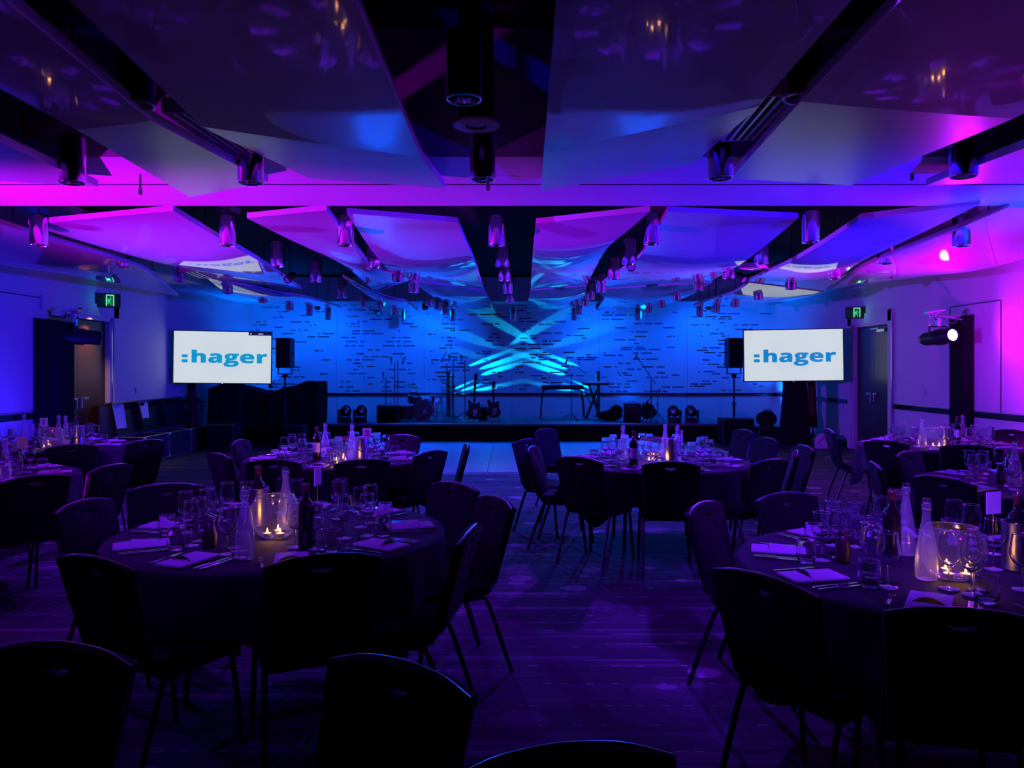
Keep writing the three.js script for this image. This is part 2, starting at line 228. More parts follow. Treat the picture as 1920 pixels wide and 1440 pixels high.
// ------------------------------------------------------------------ folded gloss ceiling sails: near edge, crease, far edge
function sail(label, n, c, f, sag = 0.003, thick = 0.05, satin = true) { // each argument a pair of points (left, right)
  const rows = [n, c, f].map(([l, r]) => [V(...l.toArray()), V(...r.toArray())]);
  const along = (k, v) => { // soft crease at v = 0.5
    const a = rows[0][k], b = rows[1][k], d = rows[2][k], e = satin ? 0.02 : 0.1; if (v < 0.5 - e) return a.clone().lerp(b, v / 0.5); if (v > 0.5 + e) return b.clone().lerp(d, (v - 0.5) / 0.5);
    const s = (v - 0.5 + e) / (2 * e), p = a.clone().lerp(b, (0.5 - e) / 0.5), q = b.clone().lerp(d, e / 0.5); return p.clone().lerp(b, s).lerp(b.clone().lerp(q, s), s);
  };
  const at = (u, v) => { const p = along(0, v).lerp(along(1, v), u); p.y -= sag * 4 * u * (1 - u) * Math.sin(Math.PI * v) + sag * 0.5 * Math.sin(5 * u + 2) * Math.sin(2 * Math.PI * v); return p; };
  const under = grid((u, v) => at(u, satin ? v * 0.5 : v), 16, 28), strip = satin && grid((u, v) => at(u, 0.5 + v * 0.5), 16, 16), top = grid((u, v) => at(1 - u, v).add(V(0, thick, 0)), 16, 28);
  const edge = (q) => grid((u, v) => { const p = q(u); p.y += thick * v; return p; }, 28, 1);
  const sides = [edge((u) => at(u, 0)), edge((u) => at(1 - u, 1)), edge((u) => at(0, 1 - u)), edge((u) => at(1, u))];
  const base = rows[1][0].clone().lerp(rows[1][1], 0.5), t = thing('ceiling_panel', label, 'ceiling panel', base, 0, 'folded gloss panels hung under the black ceiling');
  const fix = (g) => g.translate(-base.x, -base.y, -base.z);
  part(t, 'gloss_sheet', fix(merge([under, top])), M.panel); part(t, 'edge_band', fix(merge(sides)), M.soffit); if (strip) part(t, 'satin_fold', fix(strip), M.satin);
  const hang = []; for (const [u, v] of [[0.2, 0.15], [0.8, 0.15], [0.2, 0.85], [0.8, 0.85]]) { const p = at(u, v); hang.push(rod(V(p.x, p.y + thick, p.z), V(p.x, TOP, p.z), 0.005, 6)); } part(t, 'hanger_rod', fix(merge(hang)), M.blackMetal);
  return t;
}
const D = (x, y, d) => V(x, y, -d);
// section above the camera
const h1 = 2.76, h2 = 2.94;
sail('large gloss panel overhead, second left of the centre gap', [D(-2.146, h1, 0.580), D(-1.450, h1, 0.580)], [D(-2.117, h1, 3.770), D(-1.692, h1, 3.635)], [D(-2.52, h2, 6.05), D(-1.75, h2, 5.55)]);
sail('large gloss panel overhead, just left of the centre gap', [D(-1.257, h1, 0.580), D(-0.488, h1, 0.580)], [D(-1.489, h1, 3.731), D(-0.500, h1, 4.273)], [D(-1.43, h2, 5.45), D(-0.497, h2, 5.75)]);
sail('large gloss panel overhead, just right of the centre gap', [D(0.111, h1, 0.580), D(1.025, h1, 0.580)], [D(0.172, h1, 4.166), D(1.092, h1, 3.441)], [D(0.216, h2, 5.85), D(1.19, h2, 5.07)]);
sail('large gloss panel overhead, second right of the centre gap', [D(1.160, h1, 0.580), D(2.223, h1, 0.580)], [D(1.257, h1, 3.374), D(2.330, h1, 3.606)], [D(1.54, h2, 5.45), D(2.48, h2, 5.66)]);
sail('overhead panel third left of the centre gap, its far tip lit magenta', [D(-4.205, h1, 0.580), D(-2.368, h1, 0.580)], [D(-4.253, h1, 3.480), D(-2.629, h1, 3.963)], [D(-4.5, h2, 5.3), D(-3.05, h2, 5.7)]);
sail('overhead panel third right of the centre gap with a pointed corner', [D(2.417, h1, 0.580), D(4.157, h1, 0.580)], [D(2.707, h1, 3.963), D(4.205, h1, 3.673)], [D(3.03, h2, 5.66), D(4.45, h2, 5.45)]);
sail('overhead panel along the left wall, fourth from the centre gap', [D(-5.800, h1, 0.580), D(-4.447, h1, 0.580)], [D(-5.800, h1, 3.577), D(-4.495, h1, 3.770)], [D(-6.0, h2, 5.4), D(-4.75, h2, 5.5)]);
sail('overhead panel along the right wall, fourth from the centre gap', [D(4.350, h1, 0.580), D(5.607, h1, 0.580)], [D(4.398, h1, 3.770), D(5.607, h1, 3.577)], [D(4.6, h2, 5.5), D(5.8, h2, 5.4)]);
// section beyond the bulkhead: first row
const N = 3.0, C = 2.8, FA = 2.93;
const q = (x, y, h) => atH(x, y, h);
const rowA = [
  ['magenta lit panel beyond the bulkhead, third left of the centre gap', [q(53, 421, N), q(325, 395, N)], [q(318, 498, C), q(467, 478, C)], [q(400, 519, FA), q(565, 543, FA)]],
  ['magenta lit panel beyond the bulkhead, second left of the centre gap', [q(463, 409, N), q(612, 394, N)], [q(640, 492, C), q(700, 504, C)], [q(704, 549, FA), q(773, 524, FA)]],
  ['panel beyond the bulkhead just left of the centre gap, far half mirroring the beams', [q(650, 400, N), q(858, 417, N)], [q(723, 504, C), q(888, 487, C)], [q(775, 524, FA), q(906, 542, FA)]],
  ['panel beyond the bulkhead just right of the centre gap, mirroring the stage beams', [q(1005, 419, N), q(1219, 396, N)], [q(1000, 474, C), q(1139, 462, C)], [q(995, 542, FA), q(1101, 533, FA)]],
  ['blue to magenta panel beyond the bulkhead, second right of the centre gap', [q(1252, 397, N), q(1497, 409, N)], [q(1193, 492, C), q(1388, 497, C)], [q(1118, 540, FA), q(1335, 527, FA)]],
  ['panel with a bright cyan edge beyond the bulkhead, third right of the centre gap', [q(1615, 410, N), q(1838, 383, N)], [q(1475, 497, C), q(1612, 490, C)], [q(1405, 527, FA), q(1545, 545, FA)]],
  ['magenta panel beyond the bulkhead along the right wall', [q(1892, 388, N), D(6.1, N, 7.2)], [q(1632, 493, C), D(5.75, C, 9.6)], [q(1562, 541, FA), q(1640, 528, FA)]],
  ['dark panel with a magenta edge beyond the bulkhead along the left wall', [D(-6.1, N, 6.95), D(-4.95, N, 7.35)], [D(-5.95, C, 9.0), q(262, 497, C)], [q(165, 524, FA), q(335, 556, FA)]],
];
for (const [l, n, c, f] of rowA) sail(l, n, c, f, 0.03, 0.05, false);
const rowB = [
  ['pale panel in the back row above the left screen', [q(385, 519, FA), q(500, 544, FA)], [q(425, 549, C + 0.05), q(560, 556, C + 0.05)], [q(505, 569, FA + 0.03), q(640, 577, FA + 0.03)]],
  ['blue panel in the back row, second left of the centre gap', [q(642, 519, FA), q(700, 552, FA)], [q(700, 560, C + 0.05), q(762, 566, C + 0.05)], [q(735, 583, FA + 0.03), q(783, 584, FA + 0.03)]],
  ['blue panel in the back row just left of the centre gap', [q(775, 527, FA), q(907, 545, FA)], [q(812, 556, C + 0.05), q(914, 558, C + 0.05)], [q(845, 572, FA + 0.03), q(930, 588, FA + 0.03)]],
  ['blue panel in the back row just right of the centre gap', [q(995, 545, FA), q(1100, 536, FA)], [q(991, 562, C + 0.05), q(1096, 556, C + 0.05)], [q(988, 588, FA + 0.03), q(1091, 572, FA + 0.03)]],
  ['blue panel in the back row, second right of the centre gap', [q(1118, 543, FA), q(1335, 530, FA)], [q(1135, 560, C + 0.05), q(1290, 556, C + 0.05)], [q(1120, 580, FA + 0.03), q(1240, 577, FA + 0.03)]],
  ['pale panel in the back row above the right screen', [q(1405, 530, FA), q(1545, 548, FA)], [q(1370, 553, C + 0.05), q(1480, 560, C + 0.05)], [q(1300, 574, FA + 0.03), q(1420, 577, FA + 0.03)]],
];
for (const [l, n, c, f] of rowB) sail(l, n, c, f, 0.03, 0.05, false);

// ------------------------------------------------------------------ pendant cylinder downlights in the gaps (switched off)
const can0 = (() => {
  const t = thing('pendant_downlight', '', 'pendant light', [0, 0, 0], 0, 'chrome cylinder downlights in the gaps between the ceiling panels');
  part(t, 'cylinder', lathe([[0, 0.3], [0.07, 0.3], [0.078, 0.292], [0.08, 0.28], [0.08, 0.008], [0.077, 0], [0.071, 0], [0.069, 0.01], [0.066, 0.05], [0.03, 0.1], [0, 0.1]], 28), M.chrome);
  part(t, 'stem', cyl(0.006, 0.006, 1.0, 0, 0.8, 0, 8), M.blackMetal);
  return t;
})();
const kc = 1.175, hc = EYE + kc; let firstCan = true;
const ordinal = ['first', 'second', 'third', 'fourth', 'fifth', 'sixth', 'seventh', 'eighth'];
function cans(line, pts, where) { pts.forEach(([x, y], i) => { const p = atH(x, y, hc), label = `chrome cylinder pendant, ${ordinal[i]} nearest ${where} of the ${line}`; if (firstCan) { firstCan = false; can0.position.copy(p); can0.userData.label = label; } else copyOf(can0, p, 0, label); }); }
const NEAR = 'in the near ceiling section', FAR = 'beyond the bulkhead';
cans('left outermost gap', [[73, 461], [231, 501], [337, 529], [427, 551], [493, 568], [543, 582], [580, 591], [615, 600]], FAR);
cans('left middle gap', [[427, 461], [520, 500], [592, 529], [641, 559], [683, 575], [712, 581], [740, 591], [757, 604]], FAR);
cans('left inner gap', [[648, 461], [703, 502], [746, 528], [776, 549], [805, 573], [821, 581], [835, 590], [848, 602]], FAR);
cans('centre gap', [[931, 461], [942, 500], [946, 527], [952, 550], [956, 568], [962, 601]], FAR);
cans('right inner gap', [[1222, 458], [1180, 496], [1151, 524], [1127, 548], [1106, 562], [1097, 574], [1085, 590], [1077, 601]], FAR);
cans('right middle gap', [[1520, 455], [1427, 495], [1366, 522], [1309, 545], [1268, 563], [1240, 578], [1217, 588], [1196, 601]], FAR);
cans('right outer gap', [[1803, 462], [1660, 495], [1565, 523], [1483, 543], [1422, 562], [1378, 576], [1343, 586], [1312, 594]], FAR);
cans('left middle gap', [[135, 344]], NEAR); cans('left inner gap', [[255, 199], [470, 344]], NEAR); cans('centre gap', [[870, 188], [905, 338]], NEAR); cans('right inner gap', [[1503, 185], [1350, 335]], NEAR); cans('right middle gap', [[1807, 332]], NEAR);

// slot diffusers, round diffuser and hanging rods
function slotDiffuser(label, a, b, w, n) {
  const mid = a.clone().lerp(b, 0.5), len = a.distanceTo(b), t = thing('air_diffuser', label, 'air vent', mid, Math.atan2(b.x - a.x, b.z - a.z), 'linear slot air diffusers in the ceiling gaps'); t.rotation.order = 'YXZ'; t.rotation.x = -Math.asin((b.y - a.y) / len);
  part(t, 'tray', box(w, 0.03, len, 0, 0.05, 0), M.voidBlack);
  part(t, 'frame', merge([box(0.018, 0.06, len, -w / 2, 0.02, 0), box(0.018, 0.06, len, w / 2, 0.02, 0), box(w, 0.06, 0.018, 0, 0.02, -len / 2), box(w, 0.06, 0.018, 0, 0.02, len / 2)]), M.soffit);
  for (let k = 1; k < n; k++) part(t, 'slat', box(w / n * 0.42, 0.02, len - 0.04, -w / 2 + w * k / n, 0, 0, 0.003), M.satin);
  part(t, 'hanger', merge([rod([0, 0.06, -len * 0.4], [0, TOP - mid.y, -len * 0.4], 0.006, 6), rod([0, 0.06, len * 0.4], [0, TOP - mid.y, len * 0.4], 0.006, 6)]), M.blackMetal);
}
slotDiffuser('long four-slot air diffuser in the left gap of the near ceiling section', atH(340, 208, 2.85), atH(447, 284, 2.95), 0.17, 4);
slotDiffuser('long four-slot air diffuser in the right gap of the near ceiling section', atH(1454, 176, 2.83), atH(1382, 261, 2.94), 0.17, 4);
slotDiffuser('small air diffuser between the panels above the left screen', atH(356, 508, 2.9), atH(388, 521, 2.9), 0.26, 4);
slotDiffuser('small pale air diffuser between the panels above the right screen', atH(1432, 500, 2.9), atH(1400, 504, 2.9), 0.3, 2);
slotDiffuser('small air diffuser in the dark gap behind the bulkhead on the left', atH(418, 397, 3.3), atH(440, 396, 3.3), 0.2, 3);
{ const p = atH(893, 237, 2.99), t = thing('round_diffuser', 'round dim blue ceiling diffuser in the dark centre gap', 'air vent', p); part(t, 'rim', lathe([[0.06, 0.0], [0.13, 0], [0.14, 0.012], [0.13, 0.03], [0.06, 0.03]]), M.soffit); part(t, 'cone', lathe([[0, 0.005], [0.05, 0.008], [0.055, 0.03], [0, 0.03]]), M.soffit); part(t, 'duct', cyl(0.1, 0.1, TOP - p.y - 0.03, 0, (TOP - p.y + 0.03) / 2, 0), M.voidBlack); }
for (const [x, y, label] of [[263, 366, 'thin rod microphone hanging from the bulkhead on the left'], [1710, 339, 'thin rod microphone hanging from the bulkhead on the right'], [915, 358, 'thin rod microphone hanging from the bulkhead in the centre']]) {
  const p = atD(x, y, 5.7), t = thing('hanging_microphone', label, 'microphone', p, 0, 'rod microphones hanging from the bulkhead'), L = BUL - p.y;
  part(t, 'tip', lathe([[0, 0], [0.012, 0.004], [0.015, 0.02], [0.012, 0.05], [0.006, 0.06]], 12), M.darkMetal); part(t, 'rod', cyl(0.008, 0.008, L - 0.05, 0, (L + 0.05) / 2, 0, 8), M.darkMetal);
}
// ------------------------------------------------------------------ stage, dance floor
const ST = 0.37, SF = -17.2;
{
  const t = thing('stage', 'low black stage along the slotted wall with a bluish deck', 'stage', [0, 0, 0]);
  for (let k = 0; k < 5; k++) part(t, 'deck_panel', box(1.866, 0.04, 2.74, -4.67 + 1.87 * (k + 0.5), ST - 0.02, -18.585, 0.006), M.stageTop);
  part(t, 'fascia', merge([box(9.35, ST - 0.045, 0.03, 0, (ST - 0.045) / 2, SF - 0.02), box(0.03, ST - 0.045, 2.7, -4.66, (ST - 0.045) / 2, -18.57), box(0.03, ST - 0.045, 2.7, 4.66, (ST - 0.045) / 2, -18.57)]), M.blackFabric, 'black cloth skirt');
  part(t, 'edge_strip', box(9.35, 0.012, 0.015, 0, ST - 0.05, SF), M.blackMetal);
}
{
  const x0 = -3.7, x1 = 4.05, z0 = -16.3, z1 = -11.8, nx = 7, nz = 5, t = thing('dance_floor', 'portable dance floor of smooth square panels in front of the stage, lit bright blue', 'dance floor', [0, 0, 0]), g = new RoundedBoxGeometry((x1 - x0) / nx - 0.006, 0.024, (z1 - z0) / nz - 0.006, 1, 0.003);
  for (let i = 0; i < nx; i++) for (let j = 0; j < nz; j++) part(t, 'floor_panel', g, M.danceFloor).position.set(x0 + (x1 - x0) * (i + 0.5) / nx, 0.012, z0 + (z1 - z0) * (j + 0.5) / nz);
  const ramp = (w) => { const s = new THREE.Shape(); s.moveTo(0, 0); s.lineTo(0.11, 0); s.lineTo(0, 0.024); s.closePath(); return new THREE.ExtrudeGeometry(s, { depth: w, bevelEnabled: false }); };
  part(t, 'edge_trim', ramp(x1 - x0).rotateY(-Math.PI / 2).translate(x1, 0, z1), M.edgeTrim); part(t, 'edge_trim', ramp(z1 - z0).translate(x1, 0, z0), M.edgeTrim); part(t, 'edge_trim', ramp(z1 - z0).rotateY(Math.PI).translate(x0, 0, z1), M.edgeTrim);
}

// ------------------------------------------------------------------ two big screens
function screenTex(banner) {
  const t = canvas(1024, 576, (g, w, h) => {
    g.fillStyle = '#dbe7f3'; g.fillRect(0, 0, w, h); const v = g.createRadialGradient(w / 2, h / 2, 200, w / 2, h / 2, 700); v.addColorStop(0, 'rgba(255,255,255,0)'); v.addColorStop(1, 'rgba(205,218,228,0.6)'); g.fillStyle = v; g.fillRect(0, 0, w, h);
    g.fillStyle = banner ? '#0fa0dc' : '#108cd6';
    const rb = (x, y, a, b, r) => { g.beginPath(); g.roundRect(x, y, a, b, r); g.fill(); };
    const x0 = banner ? 84 : 102, base = banner ? 346 : 360; rb(x0, base - 86, 62, 34, 10); rb(x0, base - 31, 62, 34, 10);
    g.save(); g.translate(x0 + 84, base + 2); g.font = 'bold 186px sans-serif'; const m = g.measureText('hager').width; g.scale((w - x0 - 84 - (banner ? 42 : 72)) / m, 0.98); g.lineWidth = 7; g.lineJoin = 'round'; g.strokeStyle = g.fillStyle; g.fillText('hager', 0, 0); g.strokeText('hager', 0, 0); g.restore();
    if (banner) { g.fillStyle = '#12184e'; g.fillRect(782, 0, 242, 36); g.fillStyle = '#cfd6ff'; g.fillRect(800, 12, 8, 16); g.fillRect(808, 8, 6, 8); g.fillRect(884, 14, 52, 10); }
  });
  t.wrapS = t.wrapT = THREE.ClampToEdgeWrapping; return t;
}
function television(label, c, turn, roll, w, h, banner) {
  const t = thing('television', label, 'screen', c, turn); t.rotation.z = roll;
  part(t, 'bezel', merge([box(w + 0.03, 0.018, 0.05, 0, h / 2 + 0.009, 0), box(w + 0.03, 0.022, 0.05, 0, -h / 2 - 0.011, 0), box(0.015, h, 0.05, -w / 2 - 0.0075, 0, 0), box(0.015, h, 0.05, w / 2 + 0.0075, 0, 0)]), M.blackPlastic);
  part(t, 'rear_shell', box(w, h, 0.03, 0, 0, -0.02, 0.01), M.blackPlastic);
  part(t, 'display', new THREE.PlaneGeometry(w, h).translate(0, 0, 0.012), mat({ color: lin(0.01, 0.01, 0.01), roughness: 0.2, emissive: 0xffffff, emissiveMap: screenTex(banner), emissiveIntensity: 0.84 }), 'lit white display reading :hager in blue');
  part(t, 'power_light', box(0.02, 0.008, 0.006, 0, -h / 2 - 0.012, 0.027), lensMat([0.8, 0.85, 1], 1));
  const l = new THREE.RectAreaLight(lin(0.80, 0.90, 1), 0.04, w, h); l.name = 'screen_light'; l.position.set(0, 0, 0.03); l.rotation.y = Math.PI; t.add(l);
  return t;
}
const tvL = atD(418, 670, 15.4), tvR = atD(1487, 666, 15.4);
television('large flat screen left of the stage, with a dark banner in its top right corner', tvL, 0.14, -0.012, 1.86, 1.02, true);
television('large flat screen right of the stage, on a black draped stand', tvR, -0.12, 0.012, 1.9, 1.01, false);
function drapedColumn(label, p, w0, w1, h, d, turn = 0, slope = 0) { // stretch cover over a column: narrow at the top, spread at the floor
  const t = thing('draped_stand', label, 'draped stand', p, turn, undefined);
  part(t, 'stretch_cover', grid((u, v) => { const a = u * Math.PI * 2, w = w0 + (w1 - w0) * Math.pow(1 - v, 2.2), sx = Math.sign(Math.cos(a)) * Math.pow(Math.abs(Math.cos(a)), 0.35), sz = Math.sign(Math.sin(a)) * Math.pow(Math.abs(Math.sin(a)), 0.35), y = v * h; return V(sx * w / 2 * (1 + 0.015 * Math.sin(9 * a + 5 * v)), y + slope * sx * v * v, sz * d / 2 * (w / w0)); }, 48, 14), M.blackFabric);
  part(t, 'top_cap', grid((u, v) => { const a = -u * Math.PI * 2, sx = Math.sign(Math.cos(a)) * Math.pow(Math.abs(Math.cos(a)), 0.35) * v, sz = Math.sign(Math.sin(a)) * Math.pow(Math.abs(Math.sin(a)), 0.35) * v; return V(sx * w0 / 2, h + slope * sx + 0.001, sz * d / 2); }, 48, 2), M.blackFabric);
  return t;
}
drapedColumn('black stretch draped stand under the right screen', atD(1490, 836, 15.62).setY(0), 0.42, 0.62, 1.6, 0.3);
drapedColumn('black stretch draped stand under the left screen', atD(434, 836, 15.65).setY(0), 0.4, 0.5, 1.6, 0.3);
// lumpy black covered desk left of the stage
{
  const t = thing('covered_desk', 'long desk of equipment under a lumpy black cover left of the stage', 'covered desk', [-5.35, 0, -17.0]), w = 2.35, d = 0.8;
  const hgt = (u) => 1.2 + 0.05 * Math.sin(u * 9) - 0.07 * Math.exp(-Math.pow((u - 0.55) / 0.2, 2)) + 0.1 * Math.pow(u, 3);
  part(t, 'cover', grid((u, v) => { const x = (u - 0.5) * w, s = v * 3; let y, z; const H2 = hgt(u); if (s < 1) { y = s * H2; z = d / 2 + 0.04 * Math.sin(u * 40) * (1 - s); } else if (s < 2) { y = H2 - 0.05 * Math.pow(2 * (s - 1.5), 4) + 0.02 * Math.sin(u * 22 + s * 5); z = d / 2 - (s - 1) * d; } else { y = (3 - s) * H2; z = -d / 2; } return V(x + 0.05 * Math.sin(s * 3 + 1) * (u - 0.5), y, z); }, 60, 30), M.blackFabric);
  part(t, 'end_flap', merge([grid((u, v) => V(w / 2 + 0.01 * Math.sin(u * 20), v * hgt(1) * 0.985, d / 2 - u * d), 10, 4), grid((u, v) => V(-w / 2, v * hgt(0) * 0.985, -d / 2 + u * d), 10, 4)]), M.blackFabric);
}
{
  const p = atD(508, 724, 17.0), t = thing('desk_lamp', 'small pale lamp head peeping over the black covered desk', 'lamp', [p.x, 1.17, p.z]);
  part(t, 'head', lathe([[0, 0.0], [0.05, 0], [0.055, 0.05], [0.045, 0.12], [0.02, 0.14], [0, 0.14]], 16), M.chrome); part(t, 'arm', tube([[0.02, 0.1, 0], [0.06, 0.14, 0], [0.1, 0.06, 0], [0.1, 0.0, 0]], 0.01), M.blackMetal);
}
// loudspeakers on stands
function speaker(label, standLabel, x, d) {
  const top = atD(x, 634, d), bot = atD(x, 690, d), w = 27 * d / F, h = top.y - bot.y, t = thing('loudspeaker', label, 'loudspeaker', [top.x, bot.y, top.z], 0);
  part(t, 'cabinet', box(w, h, 0.36, 0, h / 2, -0.02, 0.02), M.blackPlastic); part(t, 'grille', box(w - 0.03, h - 0.05, 0.012, 0, h / 2, 0.165, 0.005), M.blackFabric);
  part(t, 'yoke', merge([box(0.02, 0.03, 0.05, -w / 2 - 0.02, h * 0.52, 0), box(0.02, 0.03, 0.05, w / 2 + 0.02, h * 0.52, 0)]), M.blackMetal);
  const b = thing('speaker_stand', standLabel, 'speaker stand', [top.x, 0, top.z]), y = bot.y;
  part(b, 'bracket', merge([box(w, 0.02, 0.06, 0, y - 0.125, 0), box(0.018, 0.13, 0.05, -w / 2 + 0.01, y - 0.065, 0), box(0.018, 0.13, 0.05, w / 2 - 0.01, y - 0.065, 0), box(0.1, 0.07, 0.05, 0, y - 0.165, 0)]), M.darkMetal);
  part(b, 'pole', merge([cyl(0.02, 0.02, y - 0.18, 0, (y - 0.18) / 2 + 0.02, 0, 12), cyl(0.028, 0.028, 0.6, 0, 0.5, 0, 12)]), M.blackMetal);
  part(b, 'collar', merge([cyl(0.036, 0.036, 0.06, 0, 0.83, 0, 12), box(0.05, 0.02, 0.02, 0.04, 0.83, 0)]), M.blackPlastic);
  for (let k = 0; k < 3; k++) { const a = k * 2.094 + 0.5; part(b, 'leg', rod([0, 0.5, 0], [0.5 * Math.sin(a), 0.02, 0.32 * Math.cos(a)], 0.013), M.blackMetal); }
}
speaker('tall black loudspeaker between the left screen and the drums', 'black pole stand of the loudspeaker beside the left screen', 534.5, 16.15);
speaker('tall black loudspeaker left of the right screen', 'black pole stand of the loudspeaker beside the right screen', 1376, 16.9);
// subwoofers and boxes on the floor at both stage ends
function subwoofer(label, x, y, d, w, h, dp = 0.45) { const p = atD(x, y, d); const t = thing('subwoofer', label, 'loudspeaker', [p.x, 0, p.z], 0); part(t, 'cabinet', box(w, h, dp, 0, h / 2, 0, 0.015), M.blackPlastic); part(t, 'grille', box(w - 0.06, h - 0.07, 0.01, 0, h / 2, dp / 2 + 0.002, 0.004), M.blackFabric); part(t, 'handle', box(0.012, 0.06, 0.16, w / 2 + 0.002, h * 0.7, 0, 0.005), M.darkMetal); return t; }
subwoofer('low black subwoofer below the left loudspeaker stand', 553, 830, 15.55, 0.42, 0.46);
subwoofer('black subwoofer under the left screen', 421, 840, 15.1, 0.5, 0.52);
subwoofer('wide black subwoofer at the right end of the stage', 1379, 828, 16.45, 0.66, 0.55);
subwoofer('black box between the right subwoofer and the right screen stand', 1438, 836, 15.9, 0.5, 0.42);
{ const p = atD(1437, 784, 15.9), t = thing('holdall', 'rounded dark bag lying on the black box left of the right screen stand', 'bag', [p.x, 0.42, p.z]); part(t, 'body', new THREE.SphereGeometry(0.21, 24, 16).scale(1, 0.8, 0.7).translate(0, 0.14, 0), M.blackFabric); part(t, 'carry_strap', tube([[-0.15, 0.2, 0.1], [-0.06, 0.32, 0.06], [0.06, 0.32, 0.06], [0.15, 0.2, 0.1]], 0.01), M.blackFabric); part(t, 'pocket', box(0.2, 0.1, 0.04, 0, 0.08, 0.13, 0.015), M.blackFabric); }
// furled red flags at both sides
function flag(label, x, d) { const p = atD(x, 840, d); const t = thing('furled_flag', label, 'flag', [p.x, 0, p.z]); part(t, 'pole', cyl(0.015, 0.015, 2.0, 0, 1.0, 0, 10), M.darkWood); part(t, 'base', lathe([[0, 0], [0.12, 0], [0.12, 0.02], [0.05, 0.05], [0, 0.05]]), M.darkMetal); part(t, 'finial', lathe([[0, 2.14], [0.02, 2.08], [0.012, 2.02], [0.012, 2.0]], 12), M.brass); part(t, 'cloth', grid((u, v) => { const a = u * Math.PI * 2, r = (0.03 + 0.075 * Math.pow(1 - v, 0.8)) * (1 + 0.28 * Math.sin(5 * a + v * 3)); return V(-0.03 + r * Math.cos(a), 0.32 + 1.6 * v, r * 0.6 * Math.sin(a)); }, 50, 18), M.redCloth); }
flag('furled dark red flag standing behind the left screen', 362, 16.0); flag('furled dark red flag standing right of the right screen', 1524, 16.9);
{ const p = atD(1545, 834, 15.6), t = thing('dust_sheet', 'pale bundled cloth on the floor beside the right flag', 'cloth', [p.x, 0, p.z]); part(t, 'cloth', new THREE.SphereGeometry(0.24, 28, 16, 0, Math.PI * 2, 0, Math.PI / 2).scale(1.15, 1.25, 0.8), M.wall); part(t, 'fold', tube([[-0.2, 0.1, 0.15], [-0.05, 0.24, 0.13], [0.1, 0.2, 0.15], [0.24, 0.06, 0.1]], 0.025), M.wall); }

// ------------------------------------------------------------------ stage instruments
const onStage = (x, y) => atH(x, y, ST);
function tripod(t, r, h, mt = M.blackMetal) { for (let k = 0; k < 3; k++) { const a = k * 2.094 + 0.4; part(t, 'leg', rod([0, h, 0], [r * Math.sin(a), 0.01, r * Math.cos(a)], 0.009), mt); } }
function micStand(label, x, yTop, yBase, boom) { // boom: [x, y] of the microphone, [x, y] of the far end
  const p = onStage(x, yBase), s = -p.z / F, top = (yBase - yTop) * s, t = thing('microphone_stand', label, 'microphone stand', p, 0);
  part(t, 'pole', cyl(0.011, 0.011, top, 0, top / 2, 0, 8), M.blackMetal); tripod(t, 0.27, 0.2); part(t, 'clutch', cyl(0.02, 0.02, 0.06, 0, Math.min(0.9, top * 0.6), 0, 10), M.blackPlastic);
  const at = (b, z = 0) => V((b[0] - x) * s, (yBase - b[1]) * s, z);
  if (boom) { const a = at(boom[0], 0.1), b = at(boom[1], -0.1); part(t, 'boom_arm', rod(a, b, 0.009), M.blackMetal); part(t, 'microphone', merge([aim(lathe([[0, -0.1], [0.012, -0.1], [0.016, 0.03], [0.028, 0.05], [0.028, 0.075], [0, 0.1]], 12), V(-0.4, -1, 0.3)).translate(a.x, a.y, a.z)]), M.darkMetal); }
  else part(t, 'microphone', lathe([[0, top - 0.02], [0.014, top - 0.02], [0.016, top + 0.08], [0.03, top + 0.1], [0.03, top + 0.13], [0, top + 0.15]], 12).rotateZ(0.06), M.darkMetal);
  return t;
}
micStand('tall boom microphone stand left of the drum kit, its microphone hanging right', 746, 676, 790, [[758, 676], [749, 664]]);
micStand('thin straight microphone stand left of the drum kit', 740, 680, 788);
micStand('short straight stand rising behind the left amplifier', 723.6, 709, 784);
micStand('boom microphone stand behind the right of the drum kit', 838, 682, 785, [[831, 672], [837, 659]]);
micStand('straight microphone stand at the front right of the drum kit', 850, 676, 793);
micStand('straight microphone stand left of the standing guitar', 872, 676, 788);
micStand('slim microphone stand over the keyboard with a sideways arm', 1071.5, 700, 790, [[1062, 676], [1100, 700]]);
micStand('boom microphone stand at the right of the stage leaning up to the left', 1221, 710, 793, [[1192, 668], [1231, 720]]);
micStand('short stand with a diagonal arm at the right of the stage', 1233, 739, 789, [[1202, 762], [1240, 729]]);
